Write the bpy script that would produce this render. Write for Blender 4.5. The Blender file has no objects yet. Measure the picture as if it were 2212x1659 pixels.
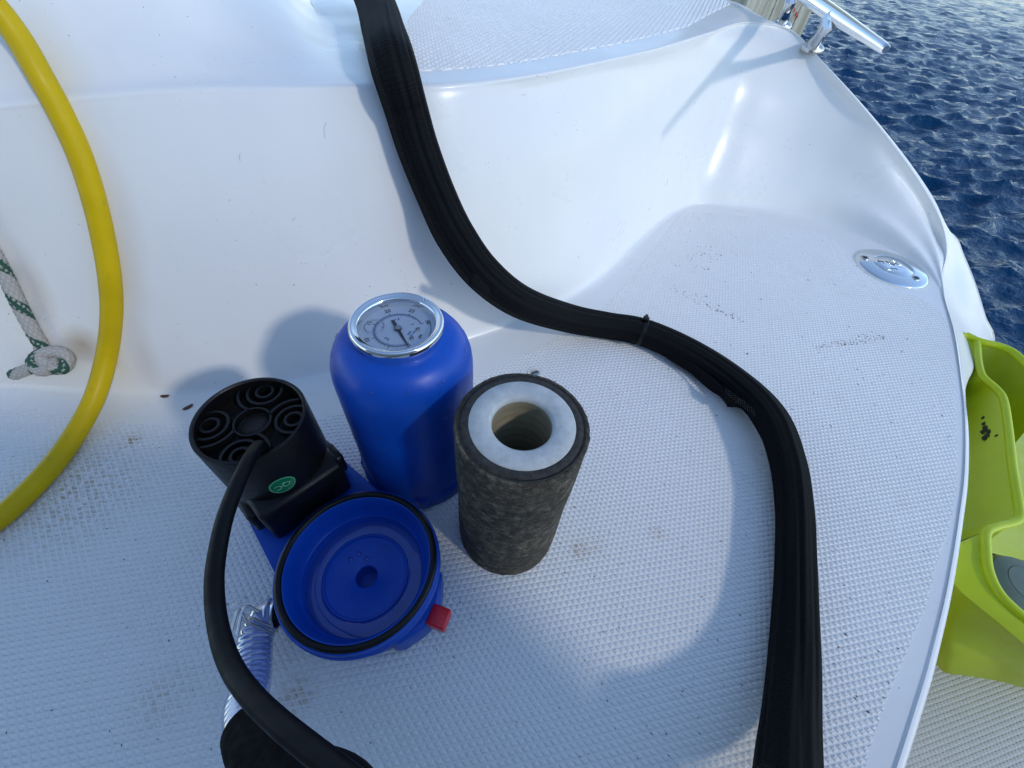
import bpy, math, random
import numpy as np
from mathutils import Vector, Matrix
from mathutils.bvhtree import BVHTree
from math import sin, cos, pi, radians
random.seed(7); rng = np.random.default_rng(11)
S = bpy.context.scene

# ------------------------------------------------------------------ camera
CH = 0.42                                   # camera height above the step, metres
FPX = 918.0
n_ = np.array([-82.8, 783.7, FPX]); n_ /= np.linalg.norm(n_)
AY = np.array([0, 0, 1.]) - n_[2] * n_; AY /= np.linalg.norm(AY); AU = -n_; AX = np.cross(AY, AU)
cd = bpy.data.cameras.new('camera'); cam = bpy.data.objects.new('camera', cd); S.collection.objects.link(cam)
cd.sensor_width = 36; cd.lens = 36 * FPX / 2212; cd.clip_start = 0.01; cd.clip_end = 5000
R3 = Matrix(((AX[0], -AX[1], -AX[2]), (AY[0], -AY[1], -AY[2]), (AU[0], -AU[1], -AU[2])))
cam.matrix_world = Matrix.Translation((0, 0, CH)) @ R3.to_4x4()
S.camera = cam

# ------------------------------------------------------------------ light
SUN = Vector((0.809, -0.588, 0)).normalized()
EL = radians(34)
w = bpy.data.worlds.new('World'); S.world = w; w.use_nodes = True
nt = w.node_tree; nt.nodes.clear()
sky = nt.nodes.new('ShaderNodeTexSky'); sky.sky_type = 'NISHITA'; sky.sun_disc = False
sky.sun_elevation = EL; sky.sun_rotation = math.atan2(SUN.x, SUN.y)
sky.air_density = 1.0; sky.dust_density = 0.1; sky.ozone_density = 1.1; sky.altitude = 900
bg = nt.nodes.new('ShaderNodeBackground'); bg.inputs[1].default_value = 0.15
wo = nt.nodes.new('ShaderNodeOutputWorld')
nt.links.new(sky.outputs[0], bg.inputs[0]); nt.links.new(bg.outputs[0], wo.inputs[0])
ld = bpy.data.lights.new('sun', 'SUN'); ld.energy = 0.60; ld.angle = radians(4); ld.color = (1, .95, .88)
lo = bpy.data.objects.new('sun', ld); S.collection.objects.link(lo)
sd = Vector((SUN.x * cos(EL), SUN.y * cos(EL), sin(EL)))
lo.rotation_euler = (-sd).to_track_quat('-Z', 'Y').to_euler()
S.view_settings.view_transform = 'Standard'; S.view_settings.look = 'None'
S.view_settings.gamma = 1; S.view_settings.exposure = 0.92; S.view_settings.use_curve_mapping = False

# ------------------------------------------------------------------ helpers
def P(x, y, z=0.0):
    d = np.array([x - 1106, y - 829.5, FPX]); t = (CH - z) / (d @ n_); d = d * t
    return np.array([d @ AX, d @ AY, z])

ORG = {}
def empty(name, loc, label=None, cat=None, group=None):
    o = bpy.data.objects.new(name, None); S.collection.objects.link(o); o.location = loc
    o.empty_display_size = .05; ORG[o.name] = np.array(loc, float); tag(o, label, cat, group); return o
def tag(o, label=None, cat=None, group=None, kind=None):
    if label: o['label'] = label
    if cat: o['category'] = cat
    if group: o['group'] = group
    if kind: o['kind'] = kind
    return o
def mesh(name, V, F, mat, parent=None, smooth=True, sharp=None, uv=None, origin=None):
    V = np.asarray(V, float)
    if parent: org = ORG[parent.name]
    else: org = np.array(origin if origin is not None else (0, 0, 0), float)
    me = bpy.data.meshes.new(name)
    me.from_pydata((V - org).tolist(), [], [tuple(f) for f in F])
    me.validate(); me.materials.append(mat)
    if smooth: me.polygons.foreach_set('use_smooth', [True] * len(me.polygons))
    if uv is not None:
        l = me.uv_layers.new(name='UVMap'); idx = np.zeros(len(me.loops), int); me.loops.foreach_get('vertex_index', idx)
        l.data.foreach_set('uv', np.asarray(uv)[idx].ravel())
    if sharp is not None and hasattr(me, 'set_sharp_from_angle'): me.set_sharp_from_angle(angle=radians(sharp))
    o = bpy.data.objects.new(name, me); S.collection.objects.link(o); ORG[o.name] = org
    if parent: o.parent = parent
    else: o.location = org
    if origin is None and not parent: pass
    return o
def bevel(o, w_, seg=2, ang=40):
    m = o.modifiers.new('bevel', 'BEVEL'); m.width = w_; m.segments = seg; m.limit_method = 'ANGLE'; m.angle_limit = radians(ang)
    return o
def cr(pts, n, closed=False):
    """Catmull-Rom resample, n per span"""
    p = np.asarray(pts, float); m = len(p)
    if closed: q = np.vstack([p[-1], p, p[0], p[1]]); spans = m
    else: q = np.vstack([2 * p[0] - p[1], p, 2 * p[-1] - p[-2]]); spans = m - 1
    out = []
    for i in range(spans):
        a, b, c, d = q[i], q[i + 1], q[i + 2], q[i + 3]
        for t in np.arange(n) / n:
            out.append(.5 * (2 * b + (c - a) * t + (2 * a - 5 * b + 4 * c - d) * t * t + (3 * b - a - 3 * c + d) * t ** 3))
    if not closed: out.append(p[-1])
    return np.array(out)
def resamp(p, step):
    p = np.asarray(p); d = np.r_[0, np.cumsum(np.linalg.norm(np.diff(p[:, :3], axis=0), axis=1))]
    n = max(2, int(d[-1] / step) + 1); s = np.linspace(0, d[-1], n)
    return np.stack([np.interp(s, d, p[:, k]) for k in range(p.shape[1])], 1), s
def frames(p):
    t = np.gradient(p, axis=0); t /= np.linalg.norm(t, axis=1)[:, None]
    u = np.cross(t[0], [0, 0, 1.]);
    if np.linalg.norm(u) < .1: u = np.cross(t[0], [1., 0, 0])
    u /= np.linalg.norm(u); N = []
    for i in range(len(p)):
        u = u - (u @ t[i]) * t[i]; u /= np.linalg.norm(u); N.append(u.copy())
    N = np.array(N); return t, N, np.cross(t, N)
def gridfaces(nr, nc, wrap=False):
    F = []
    for i in range(nr - 1):
        for j in range(nc if wrap else nc - 1):
            k = (j + 1) % nc
            F.append((i * nc + j, i * nc + k, (i + 1) * nc + k, (i + 1) * nc + j))
    return F
def tube(name, pts, rad, mat, parent=None, seg=20, n=8, step=None, rfun=None, caps=True, **kw):
    """pts Nx3 or Nx4 (4th = radius)"""
    p = np.asarray(pts, float)
    if p.shape[1] == 3: p = np.c_[p, np.full(len(p), rad)]
    p = cr(p, n)
    s = None
    if step: p, s = resamp(p, step)
    else: s = np.r_[0, np.cumsum(np.linalg.norm(np.diff(p[:, :3], axis=0), axis=1))]
    c = p[:, :3]; r = p[:, 3]; t, N, B = frames(c)
    th = np.arange(seg) * 2 * pi / seg
    RR = r[:, None] * np.ones(seg)
    if rfun is not None: RR = RR * rfun(s[:, None], th[None, :])
    V = c[:, None] + RR[..., None] * (np.cos(th)[None, :, None] * N[:, None] + np.sin(th)[None, :, None] * B[:, None])
    V = V.reshape(-1, 3); F = [f[::-1] for f in gridfaces(len(c), seg, True)]
    uv = np.stack([np.repeat(s, seg), np.tile(th, len(c))], 1)
    if caps:
        F.append(tuple(range(seg))); F.append(tuple(range(len(V) - seg, len(V)))[::-1])
    return mesh(name, V, F, mat, parent, uv=uv, sharp=60 if rfun is None else None, **kw)
def lathe(name, prof, ctr, mat, parent=None, seg=72, axis=(0, 0, 1), sharp=35, wob=None, **kw):
    ax = Vector(axis).normalized(); q = Vector((0, 0, 1)).rotation_difference(ax).to_matrix(); q = np.array(q)
    pr = np.asarray(prof, float); th = np.arange(seg) * 2 * pi / seg
    V = np.stack([pr[:, :1] * np.cos(th), pr[:, :1] * np.sin(th), pr[:, 1:2] + 0 * th], 2).reshape(-1, 3)
    if wob is not None: V = wob(V)
    V = V @ q.T + np.array(ctr)
    F = gridfaces(len(pr), seg, True)
    if pr[0, 0] > 1e-6 and kw.pop('cap0', False): F.append(tuple(range(seg))[::-1])
    kw.pop('cap0', None)
    return mesh(name, V, F, mat, parent, sharp=sharp, **kw)
def torus(name, ctr, R, r, mat, parent=None, seg=96, rs=16, axis=(0, 0, 1), a0=0, a1=2 * pi, flat=1.0):
    a = np.linspace(0, 2 * pi, rs + 1)
    return lathe(name, [(R + r * cos(t), r * sin(t) * flat) for t in a], ctr, mat, parent, seg=seg, axis=axis, sharp=None)
def box(name, c, sx, sy, sz, mat, parent=None, rot=0, bev=0, M=None, **kw):
    V = np.array([[x, y, z] for x in (-.5, .5) for y in (-.5, .5) for z in (-.5, .5)]) * [sx, sy, sz]
    if M is not None: V = V @ np.array(M).T
    else:
        R = np.array([[cos(rot), -sin(rot), 0], [sin(rot), cos(rot), 0], [0, 0, 1]]); V = V @ R.T
    F = [(0, 1, 3, 2), (4, 6, 7, 5), (0, 4, 5, 1), (2, 3, 7, 6), (0, 2, 6, 4), (1, 5, 7, 3)]
    o = mesh(name, V + np.array(c), F, mat, parent, smooth=bev > 0, **kw)
    if bev: bevel(o, bev)
    return o
def prism(name, poly, z0, z1, mat, parent=None, bev=0, seg=2, **kw):
    n = len(poly); V = [(x, y, z0) for x, y in poly] + [(x, y, z1) for x, y in poly]
    F = [tuple(range(n))[::-1], tuple(range(n, 2 * n))] + [(i, (i + 1) % n, n + (i + 1) % n, n + i) for i in range(n)]
    o = mesh(name, V, F, mat, parent, smooth=bev > 0, **kw)
    if bev: bevel(o, bev, seg)
    return o

# ------------------------------------------------------------------ materials
class NT:
    def __init__(s, name):
        s.m = bpy.data.materials.new(name); s.m.use_nodes = True; s.t = s.m.node_tree
        s.b = s.t.nodes['Principled BSDF']; s.co = s.n('ShaderNodeTexCoord').outputs['Object']
    def n(s, ty, **kw):
        x = s.t.nodes.new(ty)
        for k, v in kw.items():
            if k in x.inputs: x.inputs[k].default_value = v
            else: setattr(x, k, v)
        return x
    def l(s, a, b): s.t.links.new(a, b)
    def noise(s, scale, detail=4, rough=.6, co=None, stretch=None):
        x = s.n('ShaderNodeTexNoise'); x.inputs['Scale'].default_value = scale; x.inputs['Detail'].default_value = detail
        x.inputs['Roughness'].default_value = rough; c = co or s.co
        if stretch:
            mp = s.n('ShaderNodeMapping'); mp.inputs['Scale'].default_value = stretch; s.l(c, mp.inputs[0]); c = mp.outputs[0]
        s.l(c, x.inputs['Vector']); return x.outputs['Fac']
    def ramp(s, fac, *st):
        x = s.n('ShaderNodeValToRGB'); e = x.color_ramp.elements
        while len(e) < len(st): e.new(.5)
        for i, (p, c) in enumerate(st):
            e[i].position = p; e[i].color = (*c, 1) if isinstance(c, tuple) else (c, c, c, 1)
        s.l(fac, x.inputs[0]); return x.outputs[0]
    def mix(s, fac, a, b):
        x = s.n('ShaderNodeMix', data_type='RGBA')
        if isinstance(fac, float): x.inputs[0].default_value = fac
        else: s.l(fac, x.inputs[0])
        for i, v in ((6, a), (7, b)):
            if isinstance(v, tuple): x.inputs[i].default_value = (*v, 1)
            else: s.l(v, x.inputs[i])
        return x.outputs[2]
    def col(s, v):
        if isinstance(v, tuple): s.b.inputs['Base Color'].default_value = (*v, 1)
        else: s.l(v, s.b.inputs['Base Color'])
    def set(s, **kw):
        for k, v in kw.items():
            k = k.replace('_', ' ')
            if hasattr(v, 'links') or hasattr(v, 'is_output'): s.l(v, s.b.inputs[k])
            else: s.b.inputs[k].default_value = v
    def bump(s, h, strength=.3, dist=.001):
        x = s.n('ShaderNodeBump'); x.inputs['Strength'].default_value = strength; x.inputs['Distance'].default_value = dist
        s.l(h, x.inputs['Height']); s.l(x.outputs[0], s.b.inputs['Normal']); return x
def plastic(name, col, rough=.4, var=.15, scale=40, bump=.15, **kw):
    t = NT(name); c2 = tuple(max(0, v * (1 - var)) for v in col)
    t.col(t.ramp(t.noise(scale), (.35, col), (.7, c2)))
    t.set(Roughness=t.ramp(t.noise(scale * 2.3), (.3, rough * .8), (.75, min(1, rough * 1.25))))
    if bump: t.bump(t.noise(scale * 12, 3), bump, .0004)
    t.set(**kw); return t.m

def blob(t, cx, cy, cz, r, sx=1, sy=1, sz=1, rot=0):
    """soft spot of wear or painted shade at an object-space place, 1 inside 0 outside"""
    mp = t.n('ShaderNodeMapping'); mp.vector_type = 'TEXTURE'
    mp.inputs['Location'].default_value = (cx, cy, cz); mp.inputs['Rotation'].default_value = (0, 0, rot); mp.inputs['Scale'].default_value = (r * sx, r * sy, r * sz)
    t.l(t.co, mp.inputs[0]); g = t.n('ShaderNodeTexGradient'); g.gradient_type = 'SPHERICAL'; t.l(mp.outputs[0], g.inputs[0]); return g.outputs['Fac']
def mul(t, a, b):
    x = t.n('ShaderNodeMath', operation='MULTIPLY')
    for i, v in ((0, a), (1, b)):
        if isinstance(v, float): x.inputs[i].default_value = v
        else: t.l(v, x.inputs[i])
    return x.outputs[0]

def gelcoat(name, base=(.83, .815, .775), stains_and_shade=True):
    t = NT(name)
    c = t.ramp(t.noise(3.2, 5), (.3, base), (.75, tuple(v * .95 for v in base)))
    # faint rain streaks running down the riser
    st = t.ramp(t.noise(20, 3, .6, stretch=(1.5, 1.5, .12)), (.5, 0.), (.95, .14))
    c = t.mix(st, c, (.66, .65, .60))
    if stains_and_shade:
        for (px, py, pz, r, sx, sy, sz, rot, f) in STAINS_AND_SHADE:
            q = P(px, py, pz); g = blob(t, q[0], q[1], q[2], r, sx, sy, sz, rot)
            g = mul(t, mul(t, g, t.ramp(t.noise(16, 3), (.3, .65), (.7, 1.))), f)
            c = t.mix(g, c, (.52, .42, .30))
    sp = t.ramp(t.noise(420, 0), (.84, 0.), (.85, 1.))
    c = t.mix(mul(t, mul(t, sp, .7), t.ramp(t.noise(7, 2), (.5, 0.), (.56, 1.))), c, (.14, .12, .1))
    t.col(c)
    t.set(Roughness=t.ramp(t.noise(9, 5), (.3, .24), (.75, .42)), Coat_Weight=.06, Coat_Roughness=.08)
    t.bump(t.noise(14, 2), .25, .003)
    return t.m
STAINS_AND_SHADE = [(262, 330, .22, .085, .35, .5, 1.2, 0, .55), (285, 480, .17, .085, .3, .5, 1.2, 0, .5), (300, 620, .11, .08, .3, .5, 1.2, 0, .45), (312, 760, .05, .06, .3, .5, 1.0, 0, .4), (190, 210, .26, .08, .4, .6, 1, 0, .45),
          (182, 742, .06, .025, 1, 1, 1, 0, 1.3), (100, 630, .11, .045, .35, .6, 1.6, 0, .6), (1040, 720, .03, .05, 1, .5, .4, 0, .3), (720, 262, .22, .014, 1, 1, .6, 0, .5), (365, 75, .28, .012, 1, 1, 2.2, 0, .9),  # the long mark by the rope is its shading, painted as colour
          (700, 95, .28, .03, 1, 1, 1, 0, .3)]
M = {}
M['gel'] = gelcoat('gelcoat_white')
t = NT('gelcoat_cream'); t.col(t.ramp(t.noise(6), (.3, (.80, .78, .70)), (.8, (.72, .70, .62)))); t.set(Roughness=.4); M['cream'] = t.m
# non-skid
def nonskid(name, base, dirt=.5):
    t = NT(name); c = t.ramp(t.noise(5, 5), (.3, base), (.75, tuple(v * .93 for v in base)))
    gr = t.ramp(t.noise(26, 6, .7), (.60, 0.), (.74, .42 * dirt)); c = t.mix(gr, c, (.48, .36, .22))
    g2 = t.ramp(t.noise(3, 6, .6), (.5, 0.), (.72, .30 * dirt)); c = t.mix(g2, c, (.50, .48, .42))
    for (px, py, r, f) in ((285, 950, .012, 1.6), (640, 1505, .02, .9), (350, 1510, .03, .5), (1250, 1190, .012, 1.2), (1420, 1150, .012, .8), (160, 1060, .09, .9), (1280, 1180, .02, .5)):
        q = P(px, py, 0); g = blob(t, q[0], q[1], 0, r); g = mul(t, mul(t, g, t.ramp(t.noise(220, 4), (.4, 0.), (.6, 1.))), f)
        c = t.mix(g, c, (.42, .30, .16))
    t.col(c); t.set(Roughness=t.ramp(t.noise(30, 4), (.3, .42), (.7, .6)), Specular_IOR_Level=.4)
    t.bump(t.noise(1500, 2), .12, .0003); return t.m
M['nonskid'] = nonskid('nonskid_white', (.83, .815, .78))
M['nonskid_grey'] = nonskid('nonskid_platform', (.60, .58, .52), .8)
M['blue'] = plastic('blue_plastic', (.0012, .070, .45), .40, .14, 25)
M['blue'].node_tree.nodes['Principled BSDF'].inputs['Specular IOR Level'].default_value = .4
M['bluein'] = M['blue']
M['black'] = plastic('black_plastic', (.0035, .0035, .004), .42, .3, 60, .4, Specular_IOR_Level=.35)
M['cable'] = plastic('black_cable', (.002, .0022, .0025), .5, .2, 60, .1, Specular_IOR_Level=.2)
M['rubber'] = plastic('black_rubber', (.005, .005, .0045), .4, .2, 80, .1, Specular_IOR_Level=.3)
M['foam'] = plastic('black_cuff', (.003, .003, .003), .85, .2, 60, .4, Specular_IOR_Level=.15)
t = NT('chrome'); t.col((.86, .85, .83)); t.set(Metallic=1., Roughness=t.ramp(t.noise(40, 5), (.35, .05), (.75, .16))); t.bump(t.noise(30, 2), .1, .001); M['chrome'] = t.m
t = NT('steel_brushed'); t.col((.60, .58, .55)); t.set(Metallic=1., Roughness=.28); M['steel'] = t.m
M['dark'] = plastic('dark_void', (.004, .004, .004), .7, .1)
M['yellow'] = plastic('yellow_hose_rubber', (.64, .44, .0008), .45, .10, 30, .1, Specular_IOR_Level=.22)
M['red'] = plastic('red_plastic', (.70, .015, .03), .3, .1)
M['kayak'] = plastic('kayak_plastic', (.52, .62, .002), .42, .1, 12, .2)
M['kayakshade'] = plastic('kayak_plastic_shaded', (.36, .43, .002), .5, .15, 12, .2)  # darker copy of the kayak plastic, shade of the wells in its colour
M['hatch'] = plastic('grey_hatch_plastic', (.14, .18, .15), .6, .1)
t = NT('clear_glass'); t.col((1, 1, 1)); t.set(Roughness=.0, IOR=1.45, Transmission_Weight=1.); M['glass'] = t.m
t = NT('water_drop'); t.col((1, 1, 1)); t.set(Roughness=.0, IOR=1.33, Transmission_Weight=1.); M['drop'] = t.m
t = NT('clear_hose_plastic'); t.col((.86, .9, 1)); t.set(Roughness=.12, IOR=1.4, Transmission_Weight=.75, Specular_IOR_Level=.6); M['clear'] = t.m
t = NT('dial_paper'); t.col((.72, .78, .86)); t.set(Roughness=.6); M['dial'] = t.m
t = NT('dial_ink'); t.col((.02, .02, .025)); t.set(Roughness=.6); M['ink'] = t.m
t = NT('dial_ink_blue'); t.col((.03, .10, .35)); t.set(Roughness=.6); M['inkb'] = t.m
t = NT('sticker_green'); t.col((.005, .16, .06)); t.set(Roughness=.35); M['green'] = t.m
t = NT('sticker_print'); t.col((.22, .55, .35)); t.set(Roughness=.4); M['gprint'] = t.m
def thin(name, tint, gl=.06, dif=0., fmax=.75):
    t = NT(name); tr = t.n('ShaderNodeBsdfTransparent'); tr.inputs[0].default_value = (*tint, 1); g = t.n('ShaderNodeBsdfGlossy'); g.inputs['Roughness'].default_value = gl
    lw = t.n('ShaderNodeLayerWeight'); lw.inputs[0].default_value = .35; f = t.ramp(lw.outputs['Fresnel'], (0., .03), (1., fmax)); m1 = t.n('ShaderNodeMixShader'); t.l(f, m1.inputs[0]); t.l(tr.outputs[0], m1.inputs[1]); t.l(g.outputs[0], m1.inputs[2]); out = m1
    if dif:
        d = t.n('ShaderNodeBsdfDiffuse'); d.inputs[0].default_value = (.55, .62, .82, 1); m2 = t.n('ShaderNodeMixShader'); m2.inputs[0].default_value = dif; t.l(m1.outputs[0], m2.inputs[1]); t.l(d.outputs[0], m2.inputs[2]); out = m2
    t.l(out.outputs[0], t.t.nodes['Material Output'].inputs[0]); return t.m
M['pane'] = thin('thin_pane', (1, 1, 1), .0); M['clear'] = thin('clear_hose_wall', (.84, .89, .97), .10, .18, .6)
M['drop'] = thin('water_drop_thin', (.97, .98, 1), .0)
# felt of the cartridge
t = NT('cartridge_felt')
a = t.noise(130, 8, .8, stretch=(1, 1, 1.2)); b = t.noise(330, 6, .85, stretch=(1, 1, 1.5)); c_ = t.noise(48, 6, .7)
c = t.ramp(a, (.36, (.022, .019, .014)), (.5, (.080, .070, .050)), (.63, (.25, .23, .17)))
c = t.mix(t.ramp(c_, (.42, 0.), (.60, .6)), c, (.034, .026, .015)); c = t.mix(t.ramp(b, (.57, 0.), (.66, .55)), c, (.36, .34, .27))
c = t.mix(t.ramp(t.noise(60, 5), (.56, 0.), (.72, .35)), c, (.12, .10, .05))
t.col(c); t.set(Roughness=.95); t.bump(b, .9, .0015); M['felt'] = t.m
t = NT('cartridge_end_ring'); a = t.noise(300, 6, .7); t.col(t.ramp(a, (.35, (.016, .015, .013)), (.7, (.055, .052, .046)))); t.set(Roughness=.85); t.bump(a, .8, .001); M['endring'] = t.m
t = NT('white_core'); a = t.noise(140, 7, .7); t.col(t.ramp(a, (.35, (.42, .44, .43)), (.62, (.53, .545, .53)))); t.set(Roughness=.6, Subsurface_Weight=.15, Subsurface_Radius=(.004, .004, .004)); t.bump(t.noise(500, 5), .35, .0006); M['core'] = t.m
t = NT('bore_plastic'); t.col(t.ramp(t.noise(20, 4), (.3, (.36, .32, .22)), (.7, (.25, .22, .15)))); t.set(Roughness=.35); M['bore'] = t.m
# woven sleeve
def sleeve_mat(name):
    t = NT(name); uv = t.n('ShaderNodeUVMap').outputs[0]
    def wave(rot, sc):
        mp = t.n('ShaderNodeMapping'); mp.inputs['Scale'].default_value = sc; mp.inputs['Rotation'].default_value = (0, 0, rot); t.l(uv, mp.inputs[0])
        wv = t.n('ShaderNodeTexWave'); wv.inputs['Scale'].default_value = 1; wv.inputs['Distortion'].default_value = .3; t.l(mp.outputs[0], wv.inputs[0]); return wv.outputs['Fac']
    h = wave(0, (160, 0.001, 1)); h2 = wave(0, (.001, 9.5, 1))
    t.co2 = uv
    nz = t.noise(14, 3, .6, co=uv, stretch=(6, 5, 1))
    hh = t.mix(.72, h, h2); c = t.ramp(hh, (.3, (.0025, .003, .0035)), (.95, (.022, .024, .028)))
    c = t.mix(t.ramp(nz, (.5, 0.), (.7, .3)), c, (.018, .020, .023))
    t.col(c); t.set(Roughness=.75, Specular_IOR_Level=.16); t.bump(hh, .9, .0016); return t.m
M['sleeve'] = sleeve_mat('woven_black_sleeve')
t = NT('white_thread'); t.col((.22, .22, .22)); t.set(Roughness=.7); M['thread'] = t.m
# rope: colour attribute
t = NT('braided_rope'); at = t.n('ShaderNodeAttribute'); at.attribute_name = 'strand'; nz = t.noise(700, 3)
t.col(t.mix(t.ramp(nz, (.3, 0.), (.8, .35)), at.outputs['Color'], (.12, .10, .08))); t.set(Roughness=.8); t.bump(nz, .4, .0004); M['rope'] = t.m
# leaf / grit
t = NT('brown_leaf'); t.col(t.ramp(t.noise(400), (.3, (.06, .02, .008)), (.7, (.18, .07, .025)))); t.set(Roughness=.7); M['leaf'] = t.m
t = NT('dark_grit'); t.col((.10, .10, .10)); t.set(Roughness=.9); M['grit'] = t.m; t = NT('scuff_dark'); t.col((.05, .055, .03)); t.set(Roughness=.8); M['scuff'] = t.m
t = NT('rust_grit'); t.col((.28, .12, .04)); t.set(Roughness=.9); M['rust'] = t.m
# weathered piling
t = NT('weathered_timber'); a = t.noise(30, 7, .7, stretch=(1, 1, .06)); b = t.noise(7, 5)
c = t.ramp(a, (.3, (.16, .14, .10)), (.5, (.44, .42, .33)), (.75, (.62, .60, .52))); c = t.mix(t.ramp(b, (.45, 0.), (.7, .5)), c, (.20, .23, .17))
t.col(c); t.set(Roughness=.85); t.bump(a, .6, .006); M['timber'] = t.m
t = NT('blocker_grey'); t.col(t.ramp(t.noise(200), (.3, (.22, .23, .25)), (.7, (.27, .28, .30)))); t.set(Roughness=.8); M['canvas'] = t.m
# water
t = NT('sea_water'); t.col((.001, .032, .085)); t.set(Specular_Tint=(.30, .66, .98, 1), Roughness=.10, IOR=1.33, Specular_IOR_Level=.34)
g = t.n('ShaderNodeNewGeometry').outputs['Position']
h = t.n('ShaderNodeMath', operation='ADD'); t.l(t.noise(14, 4, .55, co=g, stretch=(1, 1.7, 1)), h.inputs[0]); t.l(mul(t, t.noise(42, 3, .6, co=g), .35), h.inputs[1])
t.bump(h.outputs[0], .55, .035); M['water'] = t.m

# ------------------------------------------------------------------ water
WZ = -0.80
def water():
    nr, na = 760, 700
    r = .45 * (60 / .45) ** (np.linspace(0, 1, nr) ** 1.0); a = np.radians(np.linspace(-75, 200, na))
    X = r[:, None] * np.cos(a); Y = r[:, None] * np.sin(a); Z = np.zeros_like(X); DX = np.zeros_like(X); DY = np.zeros_like(X)
    fade = np.clip(1.2 - r / 40, 0, 1)[:, None]
    N = 130
    for i in range(N):
        lam = .045 * (12 ** rng.random()); k = 2 * pi / lam; d = radians(100) + rng.normal(0, .62)
        sl = .056 * (1.15 if lam < .3 else .7); am = sl / k; ph = rng.random() * 2 * pi
        okr = np.clip((lam / (r * .011)) - .7, 0, 1)[:, None]
        q = k * (X * cos(d) + Y * sin(d)) + ph
        Z += am * np.cos(q) * okr * fade; DX -= am * .9 * cos(d) * np.sin(q) * okr; DY -= am * .9 * sin(d) * np.sin(q) * okr
    V = np.stack([X + DX, Y + DY, Z + WZ], 2)
    far = np.stack([3000 * np.cos(a), 3000 * np.sin(a), WZ + 0 * a], 1)[None]
    V = np.concatenate([V, far], 0).reshape(-1, 3)
    i = np.arange(nr)[:, None] * na + np.arange(na - 1)[None]
    F = np.stack([i, i + na, i + na + 1, i + 1], 2).reshape(-1, 4)
    me = bpy.data.meshes.new('water'); me.from_pydata(V.tolist(), [], F.tolist()); me.materials.append(M['water'])
    me.polygons.foreach_set('use_smooth', [True] * len(me.polygons))
    o = bpy.data.objects.new('water', me); S.collection.objects.link(o); o['kind'] = 'structure'
water()

# ------------------------------------------------------------------ boat moulding
boat = empty('boat', (0, 0, 0), 'white moulded fibreglass boat step with textured non-skid panels beside the blue water', 'boat')
DZ = .28
# stations: A nonskid edge px, B foot px, G top/rim px + z, type
ST = [
 ((-330, 880), (-330, 845), (-300, 260, .262), 'L'),
 ((-150, 883), (-150, 848), (-130, 240, .266), 'L'),
 ((0, 885), (0, 850), (30, 222, .272), 'L'),
 ((150, 898), (150, 862), (170, 208, .276), 'L'),
 ((300, 915), (300, 866), (320, 196, .279), 'L'),
 ((450, 915), (450, 862), (460, 190, .28), 'L'),
 ((620, 908), (600, 840), (600, 190, .28), 'D'),
 ((760, 892), (730, 815), (720, 188, .28), 'D'),
 ((900, 855), (880, 785), (860, 186, .28), 'D'),
 ((1058, 800), (1020, 745), (990, 182, .28), 'D'),
 ((1214, 722), (1170, 672), (1150, 162, .28), 'D'),
 ((1319, 647), (1290, 597), (1300, 132, .28), 'D'),
 ((1409, 542), (1382, 508), (1430, 102, .28), 'D'),
 ((1452, 484), (1436, 450), (1530, 72, .28), 'D'),
 ((1482, 460), (1480, 425), (1610, 48, .28), 'C'),
 ((1555, 462), (1560, 432), (1702, 62, .271), 'R'),
 ((1640, 472), (1660, 444), (1775, 120, .248), 'R'),
 ((1710, 487), (1735, 460), (1840, 212, .202), 'R'),
 ((1762, 500), (1795, 475), (1895, 263, .172), 'R'),
 ((1793, 514), (1838, 494), (1949, 325, .141), 'R'),
 ((1815, 530), (1878, 513), (1987, 379, .108), 'R'),
 ((1845, 562), (1925, 535), (2025, 447, .072), 'R'),
 ((1883, 602), (1980, 558), (2052, 495, .040), 'R'),
 ((1966, 636), (2018, 590), (2056, 548, .014), 'R'),
 ((2011, 657), (2030, 625), (2050, 598, .004), 'R'),
 ((2041, 686), (2048, 665), (2058, 650, .0015), 'R'),
 ((2054, 738), (2068, 732), (2081, 726, .0015), 'R'),
 ((2063, 828), (2082, 830), (2100, 845, .0015), 'R'),
 ((2066, 923), (2088, 930), (2109, 940, .0015), 'R'),
 ((2067, 1041), (2088, 1041), (2109, 1041, .0015), 'R'),
 ((2054, 1129), (2077, 1129), (2100, 1129, .0015), 'R'),
 ((2025, 1217), (2058, 1220), (2088, 1222, .0015), 'R'),
 ((2002, 1305), (2039, 1305), (2074, 1308, .0015), 'R'),
 ((1967, 1392), (2012, 1392), (2056, 1394, .0015), 'R'),
 ((1930, 1480), (1984, 1480), (2036, 1480, .0015), 'R'),
 ((1895, 1570), (1955, 1570), (2010, 1572, .0015), 'R'),
 ((1868, 1659), (1928, 1659), (1984, 1661, .0015), 'R'),
 ((1830, 1800), (1890, 1800), (1940, 1802, .0015), 'R'),
 ((1780, 2000), (1830, 2000), (1875, 2002, .0015), 'R'),
]
def fair(lo_i, hi_i, a_i, b_i, deg=4):
    """fair the foot and rim lines of the right-hand coaming with one smooth polynomial each"""
    idx = np.arange(lo_i, hi_i + 1); t_ = (idx - lo_i) / (hi_i - lo_i); wt = np.ones(len(idx)); wt[0] = wt[-1] = 4
    def ft(v): return np.polyval(np.polyfit(t_, v, deg, w=wt), t_)
    bx, by = ft([ST[i][1][0] for i in idx]), ft([ST[i][1][1] for i in idx]); gx, gy, gz = ft([ST[i][2][0] for i in idx]), ft([ST[i][2][1] for i in idx]), ft([ST[i][2][2] for i in idx])
    for k, i in enumerate(idx):
        if a_i <= i <= b_i: ST[i] = (ST[i][0], (bx[k], by[k]), (gx[k], gy[k], max(gz[k], .002)), ST[i][3])
fair(15, 24, 16, 23)
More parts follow.
